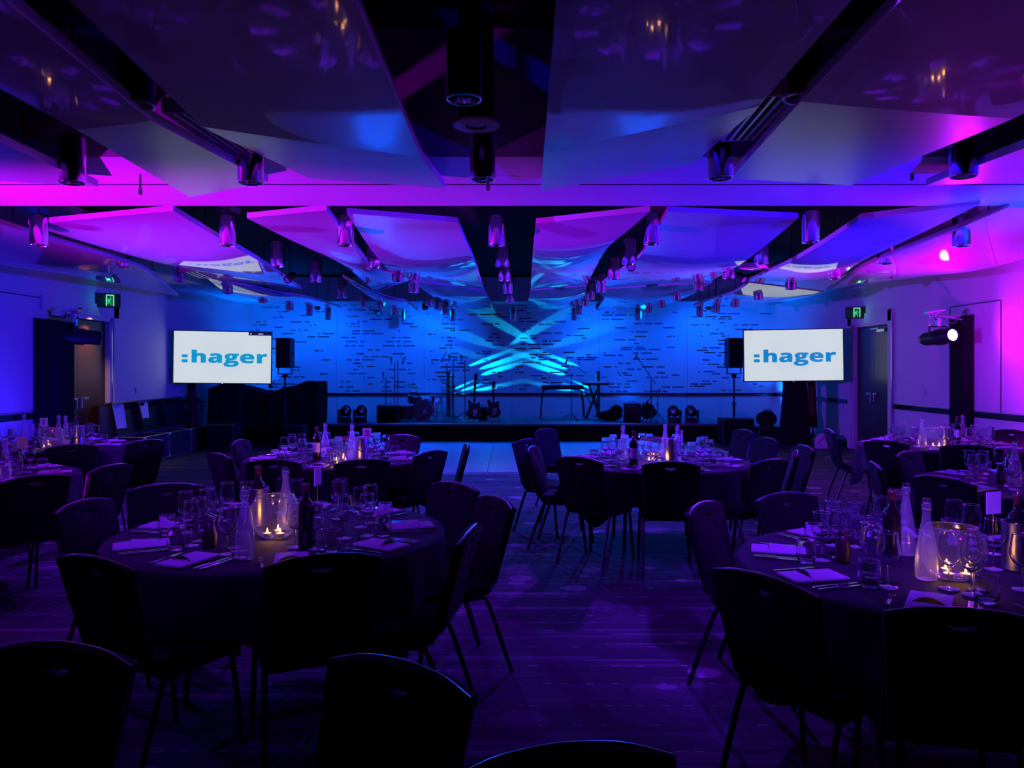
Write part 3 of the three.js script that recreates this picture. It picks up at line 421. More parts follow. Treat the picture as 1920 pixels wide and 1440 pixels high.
{ // drum kit
  const G = 'drum kit left of the stage centre', z0 = onStage(791, 789).z, s = -z0 / F, at = (x, y, dz = 0) => V((x - CX) * s, EYE - (y - HY) * s, z0 + dz);
  const drum = (t, r, h, dir, at0, shellMat = M.darkBody) => { part(t, 'shell', aim(merge([lathe([[r, -h / 2], [r, h / 2], [r - 0.008, h / 2], [r - 0.008, -h / 2], [r, -h / 2]], 32)]), dir).translate(...at0), shellMat); part(t, 'batter_head', aim(cyl(r - 0.006, r - 0.006, 0.006, 0, h / 2 - 0.008, 0, 32), dir).translate(...at0), M.drumHead); part(t, 'hoop', aim(merge([new THREE.TorusGeometry(r + 0.006, 0.01, 8, 36).rotateX(Math.PI / 2).translate(0, h / 2, 0), new THREE.TorusGeometry(r + 0.006, 0.01, 8, 36).rotateX(Math.PI / 2).translate(0, -h / 2, 0)]), dir).translate(...at0), M.chrome); const lugs = []; for (let k = 0; k < 8; k++) { const a = k * Math.PI / 4; lugs.push(box(0.018, 0.07, 0.018, (r + 0.008) * Math.cos(a), 0, (r + 0.008) * Math.sin(a))); } part(t, 'lug', aim(merge(lugs), dir).translate(...at0), M.chrome); };
  let t, p = at(791, 769); t = thing('bass_drum', 'bass drum with a purple front head and white wing emblem', 'drum', [p.x, ST, p.z], 0, G); drum(t, 0.25, 0.4, V(0, 0, 1), [0, p.y - ST, -0.2]);
  { const e = new THREE.Shape(); e.moveTo(-0.05, -0.01); e.quadraticCurveTo(0.0, 0.075, 0.075, 0.08); e.quadraticCurveTo(0.03, 0.055, 0.02, 0.02); e.quadraticCurveTo(0.05, 0.01, 0.055, -0.045); e.quadraticCurveTo(0.03, -0.015, -0.02, -0.02); e.lineTo(-0.03, -0.05); e.lineTo(-0.045, -0.045); e.closePath(); part(t, 'emblem', new THREE.ExtrudeGeometry(e, { depth: 0.002, bevelEnabled: false }).translate(0.06, p.y - ST - 0.05, -0.003), M.whiteEmblem, 'white wing emblem on the drum head'); }
  part(t, 'spur', merge([rod([-0.24, 0.16, -0.1], [-0.34, 0.01, 0.02], 0.01), rod([0.24, 0.16, -0.1], [0.34, 0.01, 0.02], 0.01)]), M.chrome);
  p = at(776, 747); t = thing('rack_tom', 'shallow rack tom tilted above the bass drum', 'drum', [p.x, p.y, p.z - 0.12], 0, G); drum(t, 0.155, 0.17, V(0.15, 1, 0.3), [0, 0, 0]); part(t, 'mount_arm', rod([0.05, -0.06, 0], [0.12, -0.24, -0.05], 0.012), M.chrome);
  p = at(818, 748); t = thing('snare_drum', 'chrome snare drum on a stand right of the bass drum', 'drum', [p.x, ST, p.z - 0.1], 0, G); drum(t, 0.17, 0.14, V(0.1, 1, 0.15), [0, p.y - ST, 0], M.chrome); part(t, 'stand', merge([cyl(0.012, 0.012, p.y - ST - 0.1, 0, (p.y - ST - 0.1) / 2, 0, 8), rod([0, 0.25, 0], [0.22, 0.01, 0.12], 0.009), rod([0, 0.25, 0], [-0.2, 0.01, 0.14], 0.009), rod([0, 0.25, 0], [0, 0.01, -0.24], 0.009)]), M.chrome);
  p = at(758, 772); t = thing('floor_tom', 'dark floor tom standing left of the bass drum', 'drum', [p.x, ST, p.z - 0.05], 0, G); drum(t, 0.19, 0.3, V(0, 1, 0), [0, p.y - ST - 0.02, 0]); part(t, 'leg', merge([0, 1, 2].map((k) => rod([0.2 * Math.cos(k * 2.1), p.y - ST, 0.2 * Math.sin(k * 2.1)], [0.22 * Math.cos(k * 2.1), 0.005, 0.22 * Math.sin(k * 2.1)], 0.008))), M.chrome);
  for (const [x, y, r, tilt, label] of [[826, 716, 0.19, 0.04, 'level cymbal on a tall stand right of the drum kit'], [764, 723, 0.2, -0.25, 'upper tilted cymbal left of the drum kit'], [778, 728, 0.17, -0.16, 'lower tilted cymbal over the rack tom'], [842, 731, 0.13, 0.1, 'small cymbal pair at the right edge of the drum kit']]) {
    p = at(x, y); t = thing('cymbal', label, 'cymbal', [p.x, ST, p.z - (x > 800 ? 0.35 : 0.3)], 0, G); const hh = p.y - ST;
    part(t, 'plate', lathe([[0, 0.03], [0.02, 0.028], [0.035, 0.014], [0.06, 0.008], [r, -0.012], [r, -0.014], [0.06, 0.005], [0, 0.02]], 36).rotateZ(tilt).translate(0, hh, 0), M.brass); part(t, 'pole', merge([cyl(0.009, 0.009, hh, 0, hh / 2, 0, 8), cyl(0.015, 0.015, 0.04, 0, hh + 0.03, 0, 8)]), M.chrome); tripod(t, 0.22, 0.24, M.chrome);
  }
}
function amp(label, x0, x1, y0, y1, front, d = 0.3) { const p = onStage((x0 + x1) / 2, y1), s = -p.z / F, w = (x1 - x0) * s, h = (y1 - y0) * s, t = thing('guitar_amplifier', label, 'amplifier', [p.x, ST, p.z - d / 2]); part(t, 'cabinet', box(w, h, d, 0, h / 2, 0, 0.02), M.blackPlastic); part(t, 'grille_cloth', box(w - 0.06, h * 0.7, 0.01, 0, h * 0.4, d / 2 + 0.002, 0.004), front); part(t, 'control_panel', box(w - 0.06, h * 0.12, 0.012, 0, h * 0.86, d / 2 + 0.001, 0.004), M.darkMetal); const kn = []; for (let k = 0; k < 6; k++) kn.push(cyl(0.01, 0.012, 0.02).rotateX(Math.PI / 2).translate(-w / 2 + 0.06 + (w - 0.12) * k / 5, h * 0.86, d / 2 + 0.014)); kn.forEach((k2) => part(t, 'knob', k2, M.blackMetal)); part(t, 'carry_handle', tube([[-0.08, h, 0], [-0.06, h + 0.03, 0], [0.06, h + 0.03, 0], [0.08, h, 0]], 0.009), M.blackPlastic); }
amp('low black amplifier at the left end of the stage', 706, 746, 760, 792, M.blackFabric); amp('dark reddish amplifier right of the keyboards', 1172, 1202, 756, 792, M.ampFront);
amp('tilted black stage monitor beside the standing guitars', 897, 914, 763, 788, M.blackFabric, 0.22);
function guitar(label, x, yHead, yBase, long) {
  const p = onStage(x, yBase), s = -p.z / F, L = (yBase - yHead) * s, t = thing('electric_guitar', label, 'guitar', p, 0); const sh = new THREE.Shape(); const bh = 0.42; // body outline with waist and horns
  sh.moveTo(0, 0); sh.bezierCurveTo(0.17, 0, 0.2, 0.14, 0.13, 0.2); sh.bezierCurveTo(0.11, 0.24, 0.15, 0.3, 0.12, 0.38); sh.bezierCurveTo(0.08, 0.38, 0.05, 0.34, 0.03, 0.33); sh.lineTo(-0.03, 0.33); sh.bezierCurveTo(-0.06, 0.36, -0.1, 0.44, -0.14, 0.42); sh.bezierCurveTo(-0.15, 0.32, -0.1, 0.26, -0.13, 0.2); sh.bezierCurveTo(-0.2, 0.14, -0.17, 0, 0, 0);
  part(t, 'body', new THREE.ExtrudeGeometry(sh, { depth: 0.035, bevelEnabled: true, bevelSize: 0.006, bevelThickness: 0.006, bevelSegments: 2, curveSegments: 10 }).translate(0, 0.06, -0.02), M.guitarBody);
  part(t, 'neck', merge([box(0.05, L - bh, 0.02, 0, 0.06 + 0.3 + (L - bh) / 2, 0.01), box(0.075, 0.15, 0.018, 0.015, L - 0.01, 0.005, 0.005)]), M.darkWood); part(t, 'pickguard', box(0.1, 0.16, 0.004, 0.03, 0.2, 0.022, 0.002), M.whiteEmblem); part(t, 'tuning_peg', merge([0, 1, 2].map((k) => box(0.03, 0.012, 0.012, -0.03, L - 0.04 + 0.035 * k, 0.005))), M.chrome);
  part(t, 'stand', merge([rod([0, 0.35, -0.05], [0.14, 0.0, 0.1], 0.009), rod([0, 0.35, -0.05], [-0.14, 0.0, 0.1], 0.009), rod([0, 0.35, -0.05], [0, 0.0, -0.2], 0.009), rod([-0.1, 0.06, 0.07], [0.1, 0.06, 0.07], 0.009)]), M.blackMetal);
  t.rotation.z = long ? -0.04 : 0.02; return t;
}
guitar('electric bass on a stand right of the drum kit', 888, 706, 790, true); guitar('electric guitar on a stand left of the stage centre', 926, 720, 787, false);
{ // keyboard on a table stand
  const p = onStage(1055, 785), s = -p.z / F, w = 78 * s, h = (785 - 731) * s, t = thing('stage_piano', 'long stage keyboard on a four-legged stand at the stage centre', 'keyboard', [p.x, ST, p.z - 0.15]);
  part(t, 'case', box(w, 0.11, 0.32, 0, h + 0.06, 0, 0.015), M.blackPlastic); part(t, 'key_bed', box(w - 0.14, 0.012, 0.14, 0, h + 0.118, -0.07, 0.003), M.whiteEmblem);
  for (const sx of [-1, 1]) for (const sz of [-1, 1]) part(t, 'leg', tube([[sx * (w / 2 - 0.12), h, sz * 0.12], [sx * (w / 2 - 0.03), h - 0.05, sz * 0.13], [sx * (w / 2 + 0.03), 0.01, sz * 0.16]], 0.016), M.blackMetal);
}
{ // second keyboard on a cross stand
  const p = onStage(1112, 786), s = -p.z / F, w = 50 * s, h = (786 - 721) * s, t = thing('synthesizer', 'small keyboard tilted on a tall cross stand right of the stage piano', 'keyboard', [p.x, ST, p.z]);
  part(t, 'case', box(w, 0.06, 0.28, 0.05, h + 0.04, 0, 0.012).rotateX(0.12), M.blackPlastic); part(t, 'key_bed', box(w - 0.1, 0.01, 0.12, 0.05, h + 0.075, 0.06, 0.003).rotateX(0.12), M.whiteEmblem);
  for (const z of [-0.1, 0.1]) { part(t, 'leg', rod([-0.17, 0.01, z], [0.15, h, z], 0.018), M.blackMetal); part(t, 'leg', rod([0.17, 0.01, z], [-0.1, h, z], 0.018), M.blackMetal); } part(t, 'brace', merge([rod([-0.26, h - 0.02, 0], [-0.05, h * 0.42, 0], 0.012), rod([0, h * 0.5, -0.1], [0, h * 0.5, 0.1], 0.02)]), M.blackMetal);
}
{ const p = onStage(1150, 790), t = thing('gig_bag', 'soft black gig bag slumped beside the reddish amplifier', 'bag', [p.x, ST, p.z - 0.2]); part(t, 'body', merge([new THREE.SphereGeometry(0.2, 24, 14).scale(1.5, 0.62, 0.8).translate(-0.06, 0.12, 0), new THREE.SphereGeometry(0.15, 24, 14).scale(1, 0.9, 0.8).translate(0.1, 0.24, -0.02)]), M.blackFabric); part(t, 'strap', tube([[-0.3, 0.12, 0.1], [-0.1, 0.26, 0.15], [0.1, 0.32, 0.12], [0.22, 0.1, 0.1]], 0.012), M.blackFabric); }
{ const p = onStage(1219, 789), t = thing('acoustic_guitar', 'round dark acoustic guitar resting on a low stand by the right boom microphone', 'guitar', [p.x, ST, p.z - 0.25]); const sh = new THREE.Shape(); sh.moveTo(0, 0); sh.bezierCurveTo(0.24, 0, 0.22, 0.2, 0.14, 0.21); sh.bezierCurveTo(0.13, 0.28, 0.13, 0.34, 0, 0.34); sh.bezierCurveTo(-0.13, 0.34, -0.13, 0.28, -0.14, 0.21); sh.bezierCurveTo(-0.22, 0.2, -0.24, 0, 0, 0); part(t, 'body', new THREE.ExtrudeGeometry(sh, { depth: 0.09, bevelEnabled: true, bevelSize: 0.008, bevelThickness: 0.008, bevelSegments: 2, curveSegments: 10 }).rotateX(-0.35).translate(0, 0.04, 0), M.darkBody); part(t, 'neck', box(0.05, 0.12, 0.02, 0, 0.4, -0.08).rotateX(-0.1), M.darkWood); part(t, 'stand', merge([rod([-0.16, 0.01, 0.14], [0, 0.2, -0.12], 0.009), rod([0.16, 0.01, 0.14], [0, 0.2, -0.12], 0.009), rod([0, 0.2, -0.12], [0, 0.005, -0.24], 0.009)]), M.blackMetal); }
{ const p = onStage(1072, 787), pts = []; for (let k = 0; k < 16; k++) pts.push([(k - 8) * 0.09 + rr(-0.05, 0.05), 0.008, rr(-0.14, 0.16)]); const t = thing('cable', 'tangled black cables on the stage below the stage piano', 'cable', [p.x, ST, p.z]); part(t, 'cable_run', tube(pts, 0.008, 6, 90), M.blackPlastic); part(t, 'plug', box(0.05, 0.03, 0.04, -0.7, 0.015, 0, 0.006), M.blackPlastic); }
{ const p = onStage(838, 792.5), pts = []; for (let k = 0; k < 14; k++) pts.push([(k - 7) * 0.1 + rr(-0.04, 0.04), 0.008, rr(-0.1, 0.12)]); const t = thing('cable', 'tangled black cables on the stage in front of the drum kit', 'cable', [p.x, ST, p.z]); part(t, 'cable_run', tube(pts, 0.008, 6, 80), M.blackPlastic); }
// moving heads at the ends of the stage
function movingHead(label, x, yBase, turn) { const p = onStage(x, yBase), t = thing('moving_head_light', label, 'stage light', [p.x, ST, p.z - 0.12], turn, 'moving head lights on the stage ends'); part(t, 'base', box(0.24, 0.09, 0.24, 0, 0.045, 0, 0.015), M.blackPlastic); part(t, 'yoke', merge([box(0.03, 0.2, 0.1, -0.14, 0.19, 0, 0.01), box(0.03, 0.2, 0.1, 0.14, 0.19, 0, 0.01), box(0.3, 0.03, 0.1, 0, 0.1, 0, 0.01)]), M.blackPlastic); part(t, 'head', aim(lathe([[0, -0.14], [0.06, -0.13], [0.1, -0.06], [0.12, 0.03], [0.12, 0.12], [0.1, 0.13], [0.095, 0.1], [0, 0.1]], 24), V(0, 0.45, 1)).translate(0, 0.24, 0), M.blackPlastic); part(t, 'lens', aim(new THREE.SphereGeometry(0.12, 20, 8, 0, 7, 0, 0.8).translate(0, 0.02, 0), V(0, 0.45, 1)).translate(0, 0.24, 0), M.chrome); }
movingHead('moving head light at the far left end of the stage', 643, 792, 0.9); movingHead('moving head light beside the left amplifier', 673, 792, 0.7); movingHead('moving head light right of the boom microphone stand', 1267, 793, -0.6); movingHead('moving head light at the far right end of the stage', 1300, 793, -0.7);
for (const [x, label, sgn] of [[849, 'small black effect light at the wall behind the drum kit, throwing crossed cyan beams', 1], [1113, 'small black effect light at the wall behind the keyboards, throwing crossed cyan beams', -1]]) { // fan of narrow beams grazing the wall
  const px = (x - CX) * 20 / F, t = thing('effect_light', label, 'stage light', [px - sgn * 0.1, ST, ZB + 0.26]), y0 = EYE - (742 - HY) * 20 / F - ST;
  part(t, 'foot_plate', box(0.26, 0.02, 0.22, 0, 0.01, -0.06, 0.004), M.blackMetal); part(t, 'housing', box(0.09, y0 + 0.62, 0.09, 0, (y0 + 0.62) / 2 + 0.02, -0.08, 0.012), M.blackPlastic); for (let k = 0; k < 6; k++) part(t, 'lens', box(0.008, 0.06, 0.06, sgn * 0.046, y0 - 0.02 + k * 0.11, -0.08, 0.003), lensMat(CYAN, 1.2));
  // each beam: angle up the wall, height of its lens (m above the lowest), start and end along the wall (m), half angle (deg), strength
  const beams = [[20.5, 0.6, 0.48, 2.4, 3.4, 0.75], [17.5, 0.46, 0.75, 3.4, 3.4, 1.1], [17, 0.3, 0.8, 2.2, 3.4, 1.0], [23, 0.14, 0.12, 1.25, 5.5, 0.2], [19, 0.03, 0.24, 1.2, 4.5, 0.4], [12, -0.01, 0.45, 2.7, 3.6, 0.7], [30, 0.44, 1.7, 5.4, 3.0, 0.9], [20, 0.32, 2.6, 6.8, 2.6, 0.8], [15, 0.2, 2.8, 6.0, 2.2, 0.5]];
  for (const [ang, up, s, e, al, k] of beams) {
    const r = Math.PI / 180, rho = e / s, be = Math.atan(Math.tan(al * r) * (rho + 1) / (rho - 1)), h = s * Math.tan(be + al * r), wall = V(sgn * Math.cos(ang * r), Math.sin(ang * r), 0), dir = wall.clone().multiplyScalar(Math.cos(be)).add(V(0, 0, -Math.sin(be)));
    spot(t, CYAN, 230 * k, V(sgn * 0.06, y0 + up, h - 0.26), dir, al, 0.45, 0.3);
  }
}

// ------------------------------------------------------------------ flight cases with open lids along the left wall
{
  const G = 'open flight cases in a row along the left wall', labels = ['nearest open flight case with a large paper sheet in its lid', 'middle open flight case with a smaller paper sheet in its lid', 'farthest open flight case with a bare dark lid'];
  for (let k = 0; k < 3; k++) {
    const L = 0.9, z = -13.4 - 0.94 * k, t = thing('flight_case', labels[k], 'flight case', [-6.4, 0, z], 0, G), w = 0.5, h = 0.44;
    part(t, 'body', merge([box(0.02, h, L, w / 2, h / 2, 0), box(0.02, h, L, -w / 2, h / 2, 0), box(w, h, 0.02, 0, h / 2, L / 2), box(w, h, 0.02, 0, h / 2, -L / 2), box(w, 0.02, L, 0, 0.02, 0)]), M.caseSide);
    const ed = []; for (const y of [0.012, h]) { ed.push(box(0.032, 0.028, L + 0.02, w / 2 + 0.002, y, 0, 0.004)); ed.push(box(w, 0.028, 0.03, 0, y, L / 2 + 0.002, 0.004)); } for (const z2 of [-L / 2, L / 2]) ed.push(box(0.03, h, 0.03, w / 2 + 0.002, h / 2, z2, 0.004)); part(t, 'edge_rail', merge(ed), M.alu, 'aluminium edge rails');
    part(t, 'corner', merge([-1, 1].flatMap((a) => [0.03, h - 0.02].map((y) => new THREE.SphereGeometry(0.035, 10, 8).translate(w / 2, y, a * L / 2)))), M.steel); for (const lz of [-0.25, 0.25]) part(t, 'latch', box(0.012, 0.1, 0.09, w / 2 + 0.012, h * 0.7, lz), M.steel);
    const lid = new THREE.Group(); lid.name = 'lid'; lid.position.set(-w / 2 - 0.01, h + 0.02, 0); lid.rotation.z = 0.18; t.add(lid);
    part(lid, 'lid_shell', merge([box(0.02, 0.56, L, -0.05, 0.28, 0), box(0.1, 0.02, L, 0, 0.56, 0), box(0.1, 0.56, 0.02, 0, 0.28, L / 2), box(0.1, 0.56, 0.02, 0, 0.28, -L / 2), box(0.1, 0.02, L, 0, 0.01, 0)]), M.blackPlastic); part(lid, 'lid_rail', merge([box(0.024, 0.024, L, 0.05, 0.56, 0), box(0.024, 0.024, L, 0.05, 0.01, 0), box(0.024, 0.56, 0.02, 0.05, 0.28, L / 2), box(0.024, 0.56, 0.02, 0.05, 0.28, -L / 2)]), M.darkMetal);
    if (k < 2) tag(part(lid, 'paper_sheet', grid((u, v) => V(-0.02 + 0.008 * Math.sin(u * 5 + v * 3), 0.56 - (k ? 0.3 : 0.42) * (1 - v) - 0.02, L / 2 - 0.1 - (k ? 0.36 : 0.42) * u), 6, 6), M.paper), 'creased white paper sheet taped inside the lid');
  }
  const t = thing('leaning_board', 'dark board leaning on the left wall beside the flight cases', 'board', [-6.68, 0, -12.8]); part(t, 'board', box(0.04, 0.98, 0.34, 0, 0.49, 0, 0.006).rotateZ(0.08), M.caseSide); part(t, 'rim', box(0.044, 0.02, 0.34, -0.08, 0.98, 0), M.darkMetal);
}
// ------------------------------------------------------------------ draped towers with theatre spotlights
function tower(label, p, w, h, slope) { const t = drapedColumn(label, p, w, w * 1.02, h, 0.45, 0, slope); return t; }
const towL = atD(100, 800, 11.2).setY(0), towR = atD(1821, 830, 11.6).setY(0);
tower('tall black draped lighting tower before the wooden doors on the left', towL, 0.42, 2.3, -0.03); tower('tall black draped lighting tower at the right wall, behind the lit lamp', towR, 0.48, 2.42, 0.06);
function profileSpot(label, lensAt, dir, on, up) {
  const t = thing('theatre_spotlight', label, 'stage light', lensAt, 0); const d = dir.clone().normalize();
  part(t, 'barrel', aim(lathe([[0.082, 0], [0.105, 0], [0.105, -0.2], [0.12, -0.22], [0.12, -0.36], [0.1, -0.38], [0.1, -0.62], [0.07, -0.72], [0, -0.73], [0, -0.7]], 28), d), M.blackMetal);
  part(t, 'lens', aim(cyl(0.085, 0.085, 0.012, 0, -0.03, 0, 28), d), on ? lensMat([1, 0.72, 0.95], 3.5) : M.slotBack, on ? 'glowing pink white lens' : 'dark glass lens');
  const m = d.clone().multiplyScalar(-0.34), side = V(0, 1, 0).cross(d).normalize(), at = (s, y) => m.clone().addScaledVector(side, s).add(V(0, y, 0));
  part(t, 'yoke', tube([at(0.13, 0), at(0.14, 0.16), at(-0.14, 0.16), at(-0.13, 0)], 0.014, 6, 12, false), M.blackMetal);
  part(t, 'clamp', merge([box(0.05, 0.12, 0.05).translate(m.x, m.y + 0.22, m.z), new THREE.TorusGeometry(0.05, 0.018, 8, 16).translate(m.x, m.y + 0.31, m.z), rod(V(m.x, m.y + 0.31, m.z), V(m.x + up, m.y + 0.31, m.z - 0.05), 0.024)]), M.chrome);
  part(t, 'cap', box(0.26, 0.03, 0.09).rotateZ(0.15).translate(m.x - 0.05, m.y + 0.38, m.z), M.chrome); part(t, 'safety_cable', tube([V(m.x, m.y + 0.34, m.z), V(m.x + up * 0.5, m.y + 0.2, m.z + 0.06), V(m.x + up, m.y + 0.33, m.z)], 0.006), M.steel); part(t, 'side_arm', merge([rod(V(m.x - 0.12, m.y + 0.16, m.z), V(m.x - 0.12, m.y + 0.34, m.z), 0.01), rod(V(m.x - 0.12, m.y + 0.34, m.z), V(m.x + up, m.y + 0.26, m.z), 0.016)]), M.chrome);
  return t;
}
const lensR = atD(1787, 628, 11.05), lampR = profileSpot('lit theatre spotlight with a glowing pink lens clamped to the right tower', lensR, V(0.08, 0.06, 1), true, 0.35);
profileSpot('unlit black theatre spotlight clamped to the left tower', atD(190, 634, 11.4), V(0.8, -0.06, -0.35), false, -0.2);
// ------------------------------------------------------------------ banquet chairs
const chairProto = (() => {
  const t = new THREE.Group(); t.name = 'banquet_chair';
  part(t, 'seat', box(0.42, 0.065, 0.42, 0, 0.45, 0.02, 0.025), M.chairFabric);
  const s = new THREE.Shape(); s.moveTo(-0.185, 0); s.lineTo(0.185, 0); s.lineTo(0.215, 0.376); s.lineTo(0.12, 0.398); s.quadraticCurveTo(0, 0.408, -0.12, 0.398); s.lineTo(-0.215, 0.376); s.closePath();
  const hole = new THREE.Path(); hole.moveTo(-0.06, 0.362); hole.lineTo(0.06, 0.362); hole.quadraticCurveTo(0.035, 0.334, 0, 0.334); hole.quadraticCurveTo(-0.035, 0.334, -0.06, 0.362); s.holes.push(hole);
  const back = new THREE.ExtrudeGeometry(s, { depth: 0.03, bevelEnabled: true, bevelSize: 0.006, bevelThickness: 0.008, bevelSegments: 2, curveSegments: 8 });
  { const a = back.attributes.position; for (let i = 0; i < a.count; i++) { const x = a.getX(i), y = a.getY(i); a.setZ(i, a.getZ(i) - 0.22 - 0.26 * y); } back.computeVertexNormals(); }
  part(t, 'backrest', toCreasedNormals(back.translate(0, 0.478, 0), 0.6), M.chairFabric);
  part(t, 'top_piping', tube([[-0.219, 0.855, -0.295], [-0.122, 0.88, -0.313], [0, 0.889, -0.319], [0.122, 0.88, -0.313], [0.219, 0.855, -0.295]], 0.0055, 6, 16), M.piping);
  for (const k of [-1, 1]) {
    part(t, 'back_post', tube([[k * 0.212, 0.84, -0.29], [k * 0.2, 0.6, -0.235], [k * 0.195, 0.47, -0.2], [k * 0.195, 0.425, -0.14]], 0.011, 6, 10), M.chairLeg);
    part(t, 'leg', tube([[k * 0.195, 0.425, -0.1], [k * 0.2, 0.4, -0.16], [k * 0.215, 0.0, -0.3]], 0.0125, 6, 8), M.chairLeg);
    part(t, 'leg', tube([[k * 0.195, 0.425, 0.12], [k * 0.2, 0.4, 0.17], [k * 0.21, 0.0, 0.22]], 0.0125, 6, 8), M.chairLeg);
  }
  part(t, 'seat_frame', merge([box(0.4, 0.025, 0.02, 0, 0.412, 0.2), box(0.4, 0.025, 0.02, 0, 0.412, -0.14), box(0.02, 0.025, 0.36, 0.195, 0.412, 0.02), box(0.02, 0.025, 0.36, -0.195, 0.412, 0.02)]), M.chairLeg);
  return t;
})();
const CH = 0.885, CHAIRS = 'black banquet chairs round the tables';
// a chair whose top rail stands where the photograph shows it, turned to face a point (degrees of extra turn)
function chair(label, x, y, towards, extra = 0, keep = true) {
  const p = atH(x, y, CH), f = towards.clone().sub(p).setY(0), far = f.length(), need = keep ? Math.max(0, 1.14 - far) : 0; f.normalize(); p.addScaledVector(f, -need); const turn = Math.atan2(f.x, f.z) + extra * Math.PI / 180, fx = Math.sin(turn), fz = Math.cos(turn);
  const c = chairProto.clone(); c.name = numbered('banquet_chair'); c.position.set(p.x + fx * 0.312, 0, p.z + fz * 0.312); c.rotation.y = turn; tag(c, label, 'chair', CHAIRS); scene.add(c); return c;
}

// ------------------------------------------------------------------ table ware
const TY = 0.757;
const wineGlass = (() => {
  const t = new THREE.Group(); t.name = 'wine_glass';
  part(t, 'foot', lathe([[0, 0.001], [0.034, 0.001], [0.0355, 0.0025], [0.034, 0.004], [0.012, 0.007], [0.005, 0.012]], 24), M.glassFoot);
  part(t, 'stem', lathe([[0.005, 0.012], [0.0038, 0.03], [0.0036, 0.075], [0.006, 0.088]], 12), M.glass);
  part(t, 'bowl', lathe([[0, 0.088], [0.006, 0.0885], [0.012, 0.0905], [0.022, 0.097], [0.03, 0.105], [0.037, 0.117], [0.041, 0.13], [0.0425, 0.142], [0.042, 0.155], [0.039, 0.175], [0.0335, 0.212], [0.0326, 0.212], [0.0381, 0.175], [0.0411, 0.155], [0.0416, 0.142], [0.0401, 0.1305], [0.036, 0.1185], [0.029, 0.107], [0.021, 0.0992], [0.011, 0.093], [0, 0.0915]], 28), M.glass); part(t, 'rim', new THREE.TorusGeometry(0.033, 0.0012, 6, 28).rotateX(Math.PI / 2).translate(0, 0.212, 0), M.glassRim);
  return t;
})();
const tumbler = (() => {
  const t = new THREE.Group(); t.name = 'water_tumbler';
  part(t, 'base_ring', new THREE.TorusGeometry(0.0265, 0.0012, 6, 24).rotateX(Math.PI / 2).translate(0, 0.0015, 0), M.glassFoot);
  part(t, 'bowl', lathe([[0, 0.001], [0.026, 0.001], [0.03, 0.004], [0.036, 0.016], [0.041, 0.03], [0.043, 0.055], [0.0415, 0.08], [0.038, 0.102], [0.0365, 0.102], [0.04, 0.08], [0.0415, 0.055], [0.0393, 0.031], [0.034, 0.0185], [0.027, 0.013], [0, 0.012]], 28), M.glass); part(t, 'rim', new THREE.TorusGeometry(0.0373, 0.0013, 6, 28).rotateX(Math.PI / 2).translate(0, 0.102, 0), M.glassRim);
  return t;
})();
const napkin = (() => {
  const t = new THREE.Group(); t.name = 'folded_napkin';
  part(t, 'folded_cloth', box(0.145, 0.014, 0.24, 0, 0.007, 0, 0.006), M.napkin);
  part(t, 'raised_fold', grid((u, v) => V((u - 0.5) * 0.11, 0.0145 + 0.022 * Math.sin(Math.PI * u) * (0.5 + 0.5 * v), (v - 0.5) * 0.12 - 0.02), 10, 4), M.napkin);
  return t;
})();
const knife = (() => { const t = new THREE.Group(); t.name = 'table_knife'; part(t, 'blade', box(0.017, 0.0025, 0.115, 0, 0.003, -0.055, 0.001), M.chrome); part(t, 'handle', box(0.013, 0.007, 0.105, 0, 0.004, 0.052, 0.003), M.chrome); return t; })();
const fork = (() => {
  const t = new THREE.Group(); t.name = 'table_fork'; const ti = []; for (let k = 0; k < 4; k++) ti.push(box(0.003, 0.0025, 0.05, -0.0085 + k * 0.0057, 0.005, -0.085)); ti.push(box(0.021, 0.0025, 0.03, 0, 0.004, -0.046, 0.001));
  part(t, 'tines', merge(ti), M.chrome); part(t, 'handle', merge([box(0.006, 0.004, 0.06, 0, 0.004, -0.005), box(0.013, 0.005, 0.07, 0, 0.004, 0.055, 0.002)]), M.chrome); return t;
})();
const bottle = (() => {
  const t = new THREE.Group(); t.name = 'water_bottle';
  part(t, 'body', lathe([[0, 0.001], [0.036, 0.001], [0.041, 0.008], [0.042, 0.06], [0.038, 0.12], [0.026, 0.19], [0.0165, 0.245], [0.0145, 0.285], [0.0185, 0.289], [0.0185, 0.3], [0.015, 0.303]], 28), M.frosted);
  part(t, 'stopper', lathe([[0.014, 0.304], [0.0165, 0.306], [0.0165, 0.318], [0.011, 0.325], [0, 0.326]], 18), M.glass); part(t, 'clip_wire', merge([new THREE.TorusGeometry(0.0175, 0.0015, 6, 18).rotateX(Math.PI / 2).translate(0, 0.28, 0), rod([0.0175, 0.28, 0], [0.0175, 0.318, 0], 0.0013, 5), rod([-0.0175, 0.28, 0], [-0.0175, 0.318, 0], 0.0013, 5)]), M.steel);
  return t;
})();
const wineBottle = (() => {
  const t = new THREE.Group(); t.name = 'wine_bottle';
  part(t, 'body', lathe([[0, 0.001], [0.034, 0.001], [0.0375, 0.006], [0.0375, 0.19], [0.033, 0.215], [0.016, 0.235], [0.0145, 0.29], [0.0155, 0.292], [0.0155, 0.302], [0.012, 0.304], [0, 0.304]], 28), M.wineGlassDark);
  part(t, 'capsule', lathe([[0.0152, 0.245], [0.0156, 0.285], [0.0163, 0.29], [0.0163, 0.305], [0, 0.3055]], 20), M.capsule); part(t, 'paper_label', new THREE.CylinderGeometry(0.0381, 0.0381, 0.09, 20, 1, true, -1.1, 2.2).translate(0, 0.115, 0), M.wineLabel, 'pale paper label');
  return t;
})();
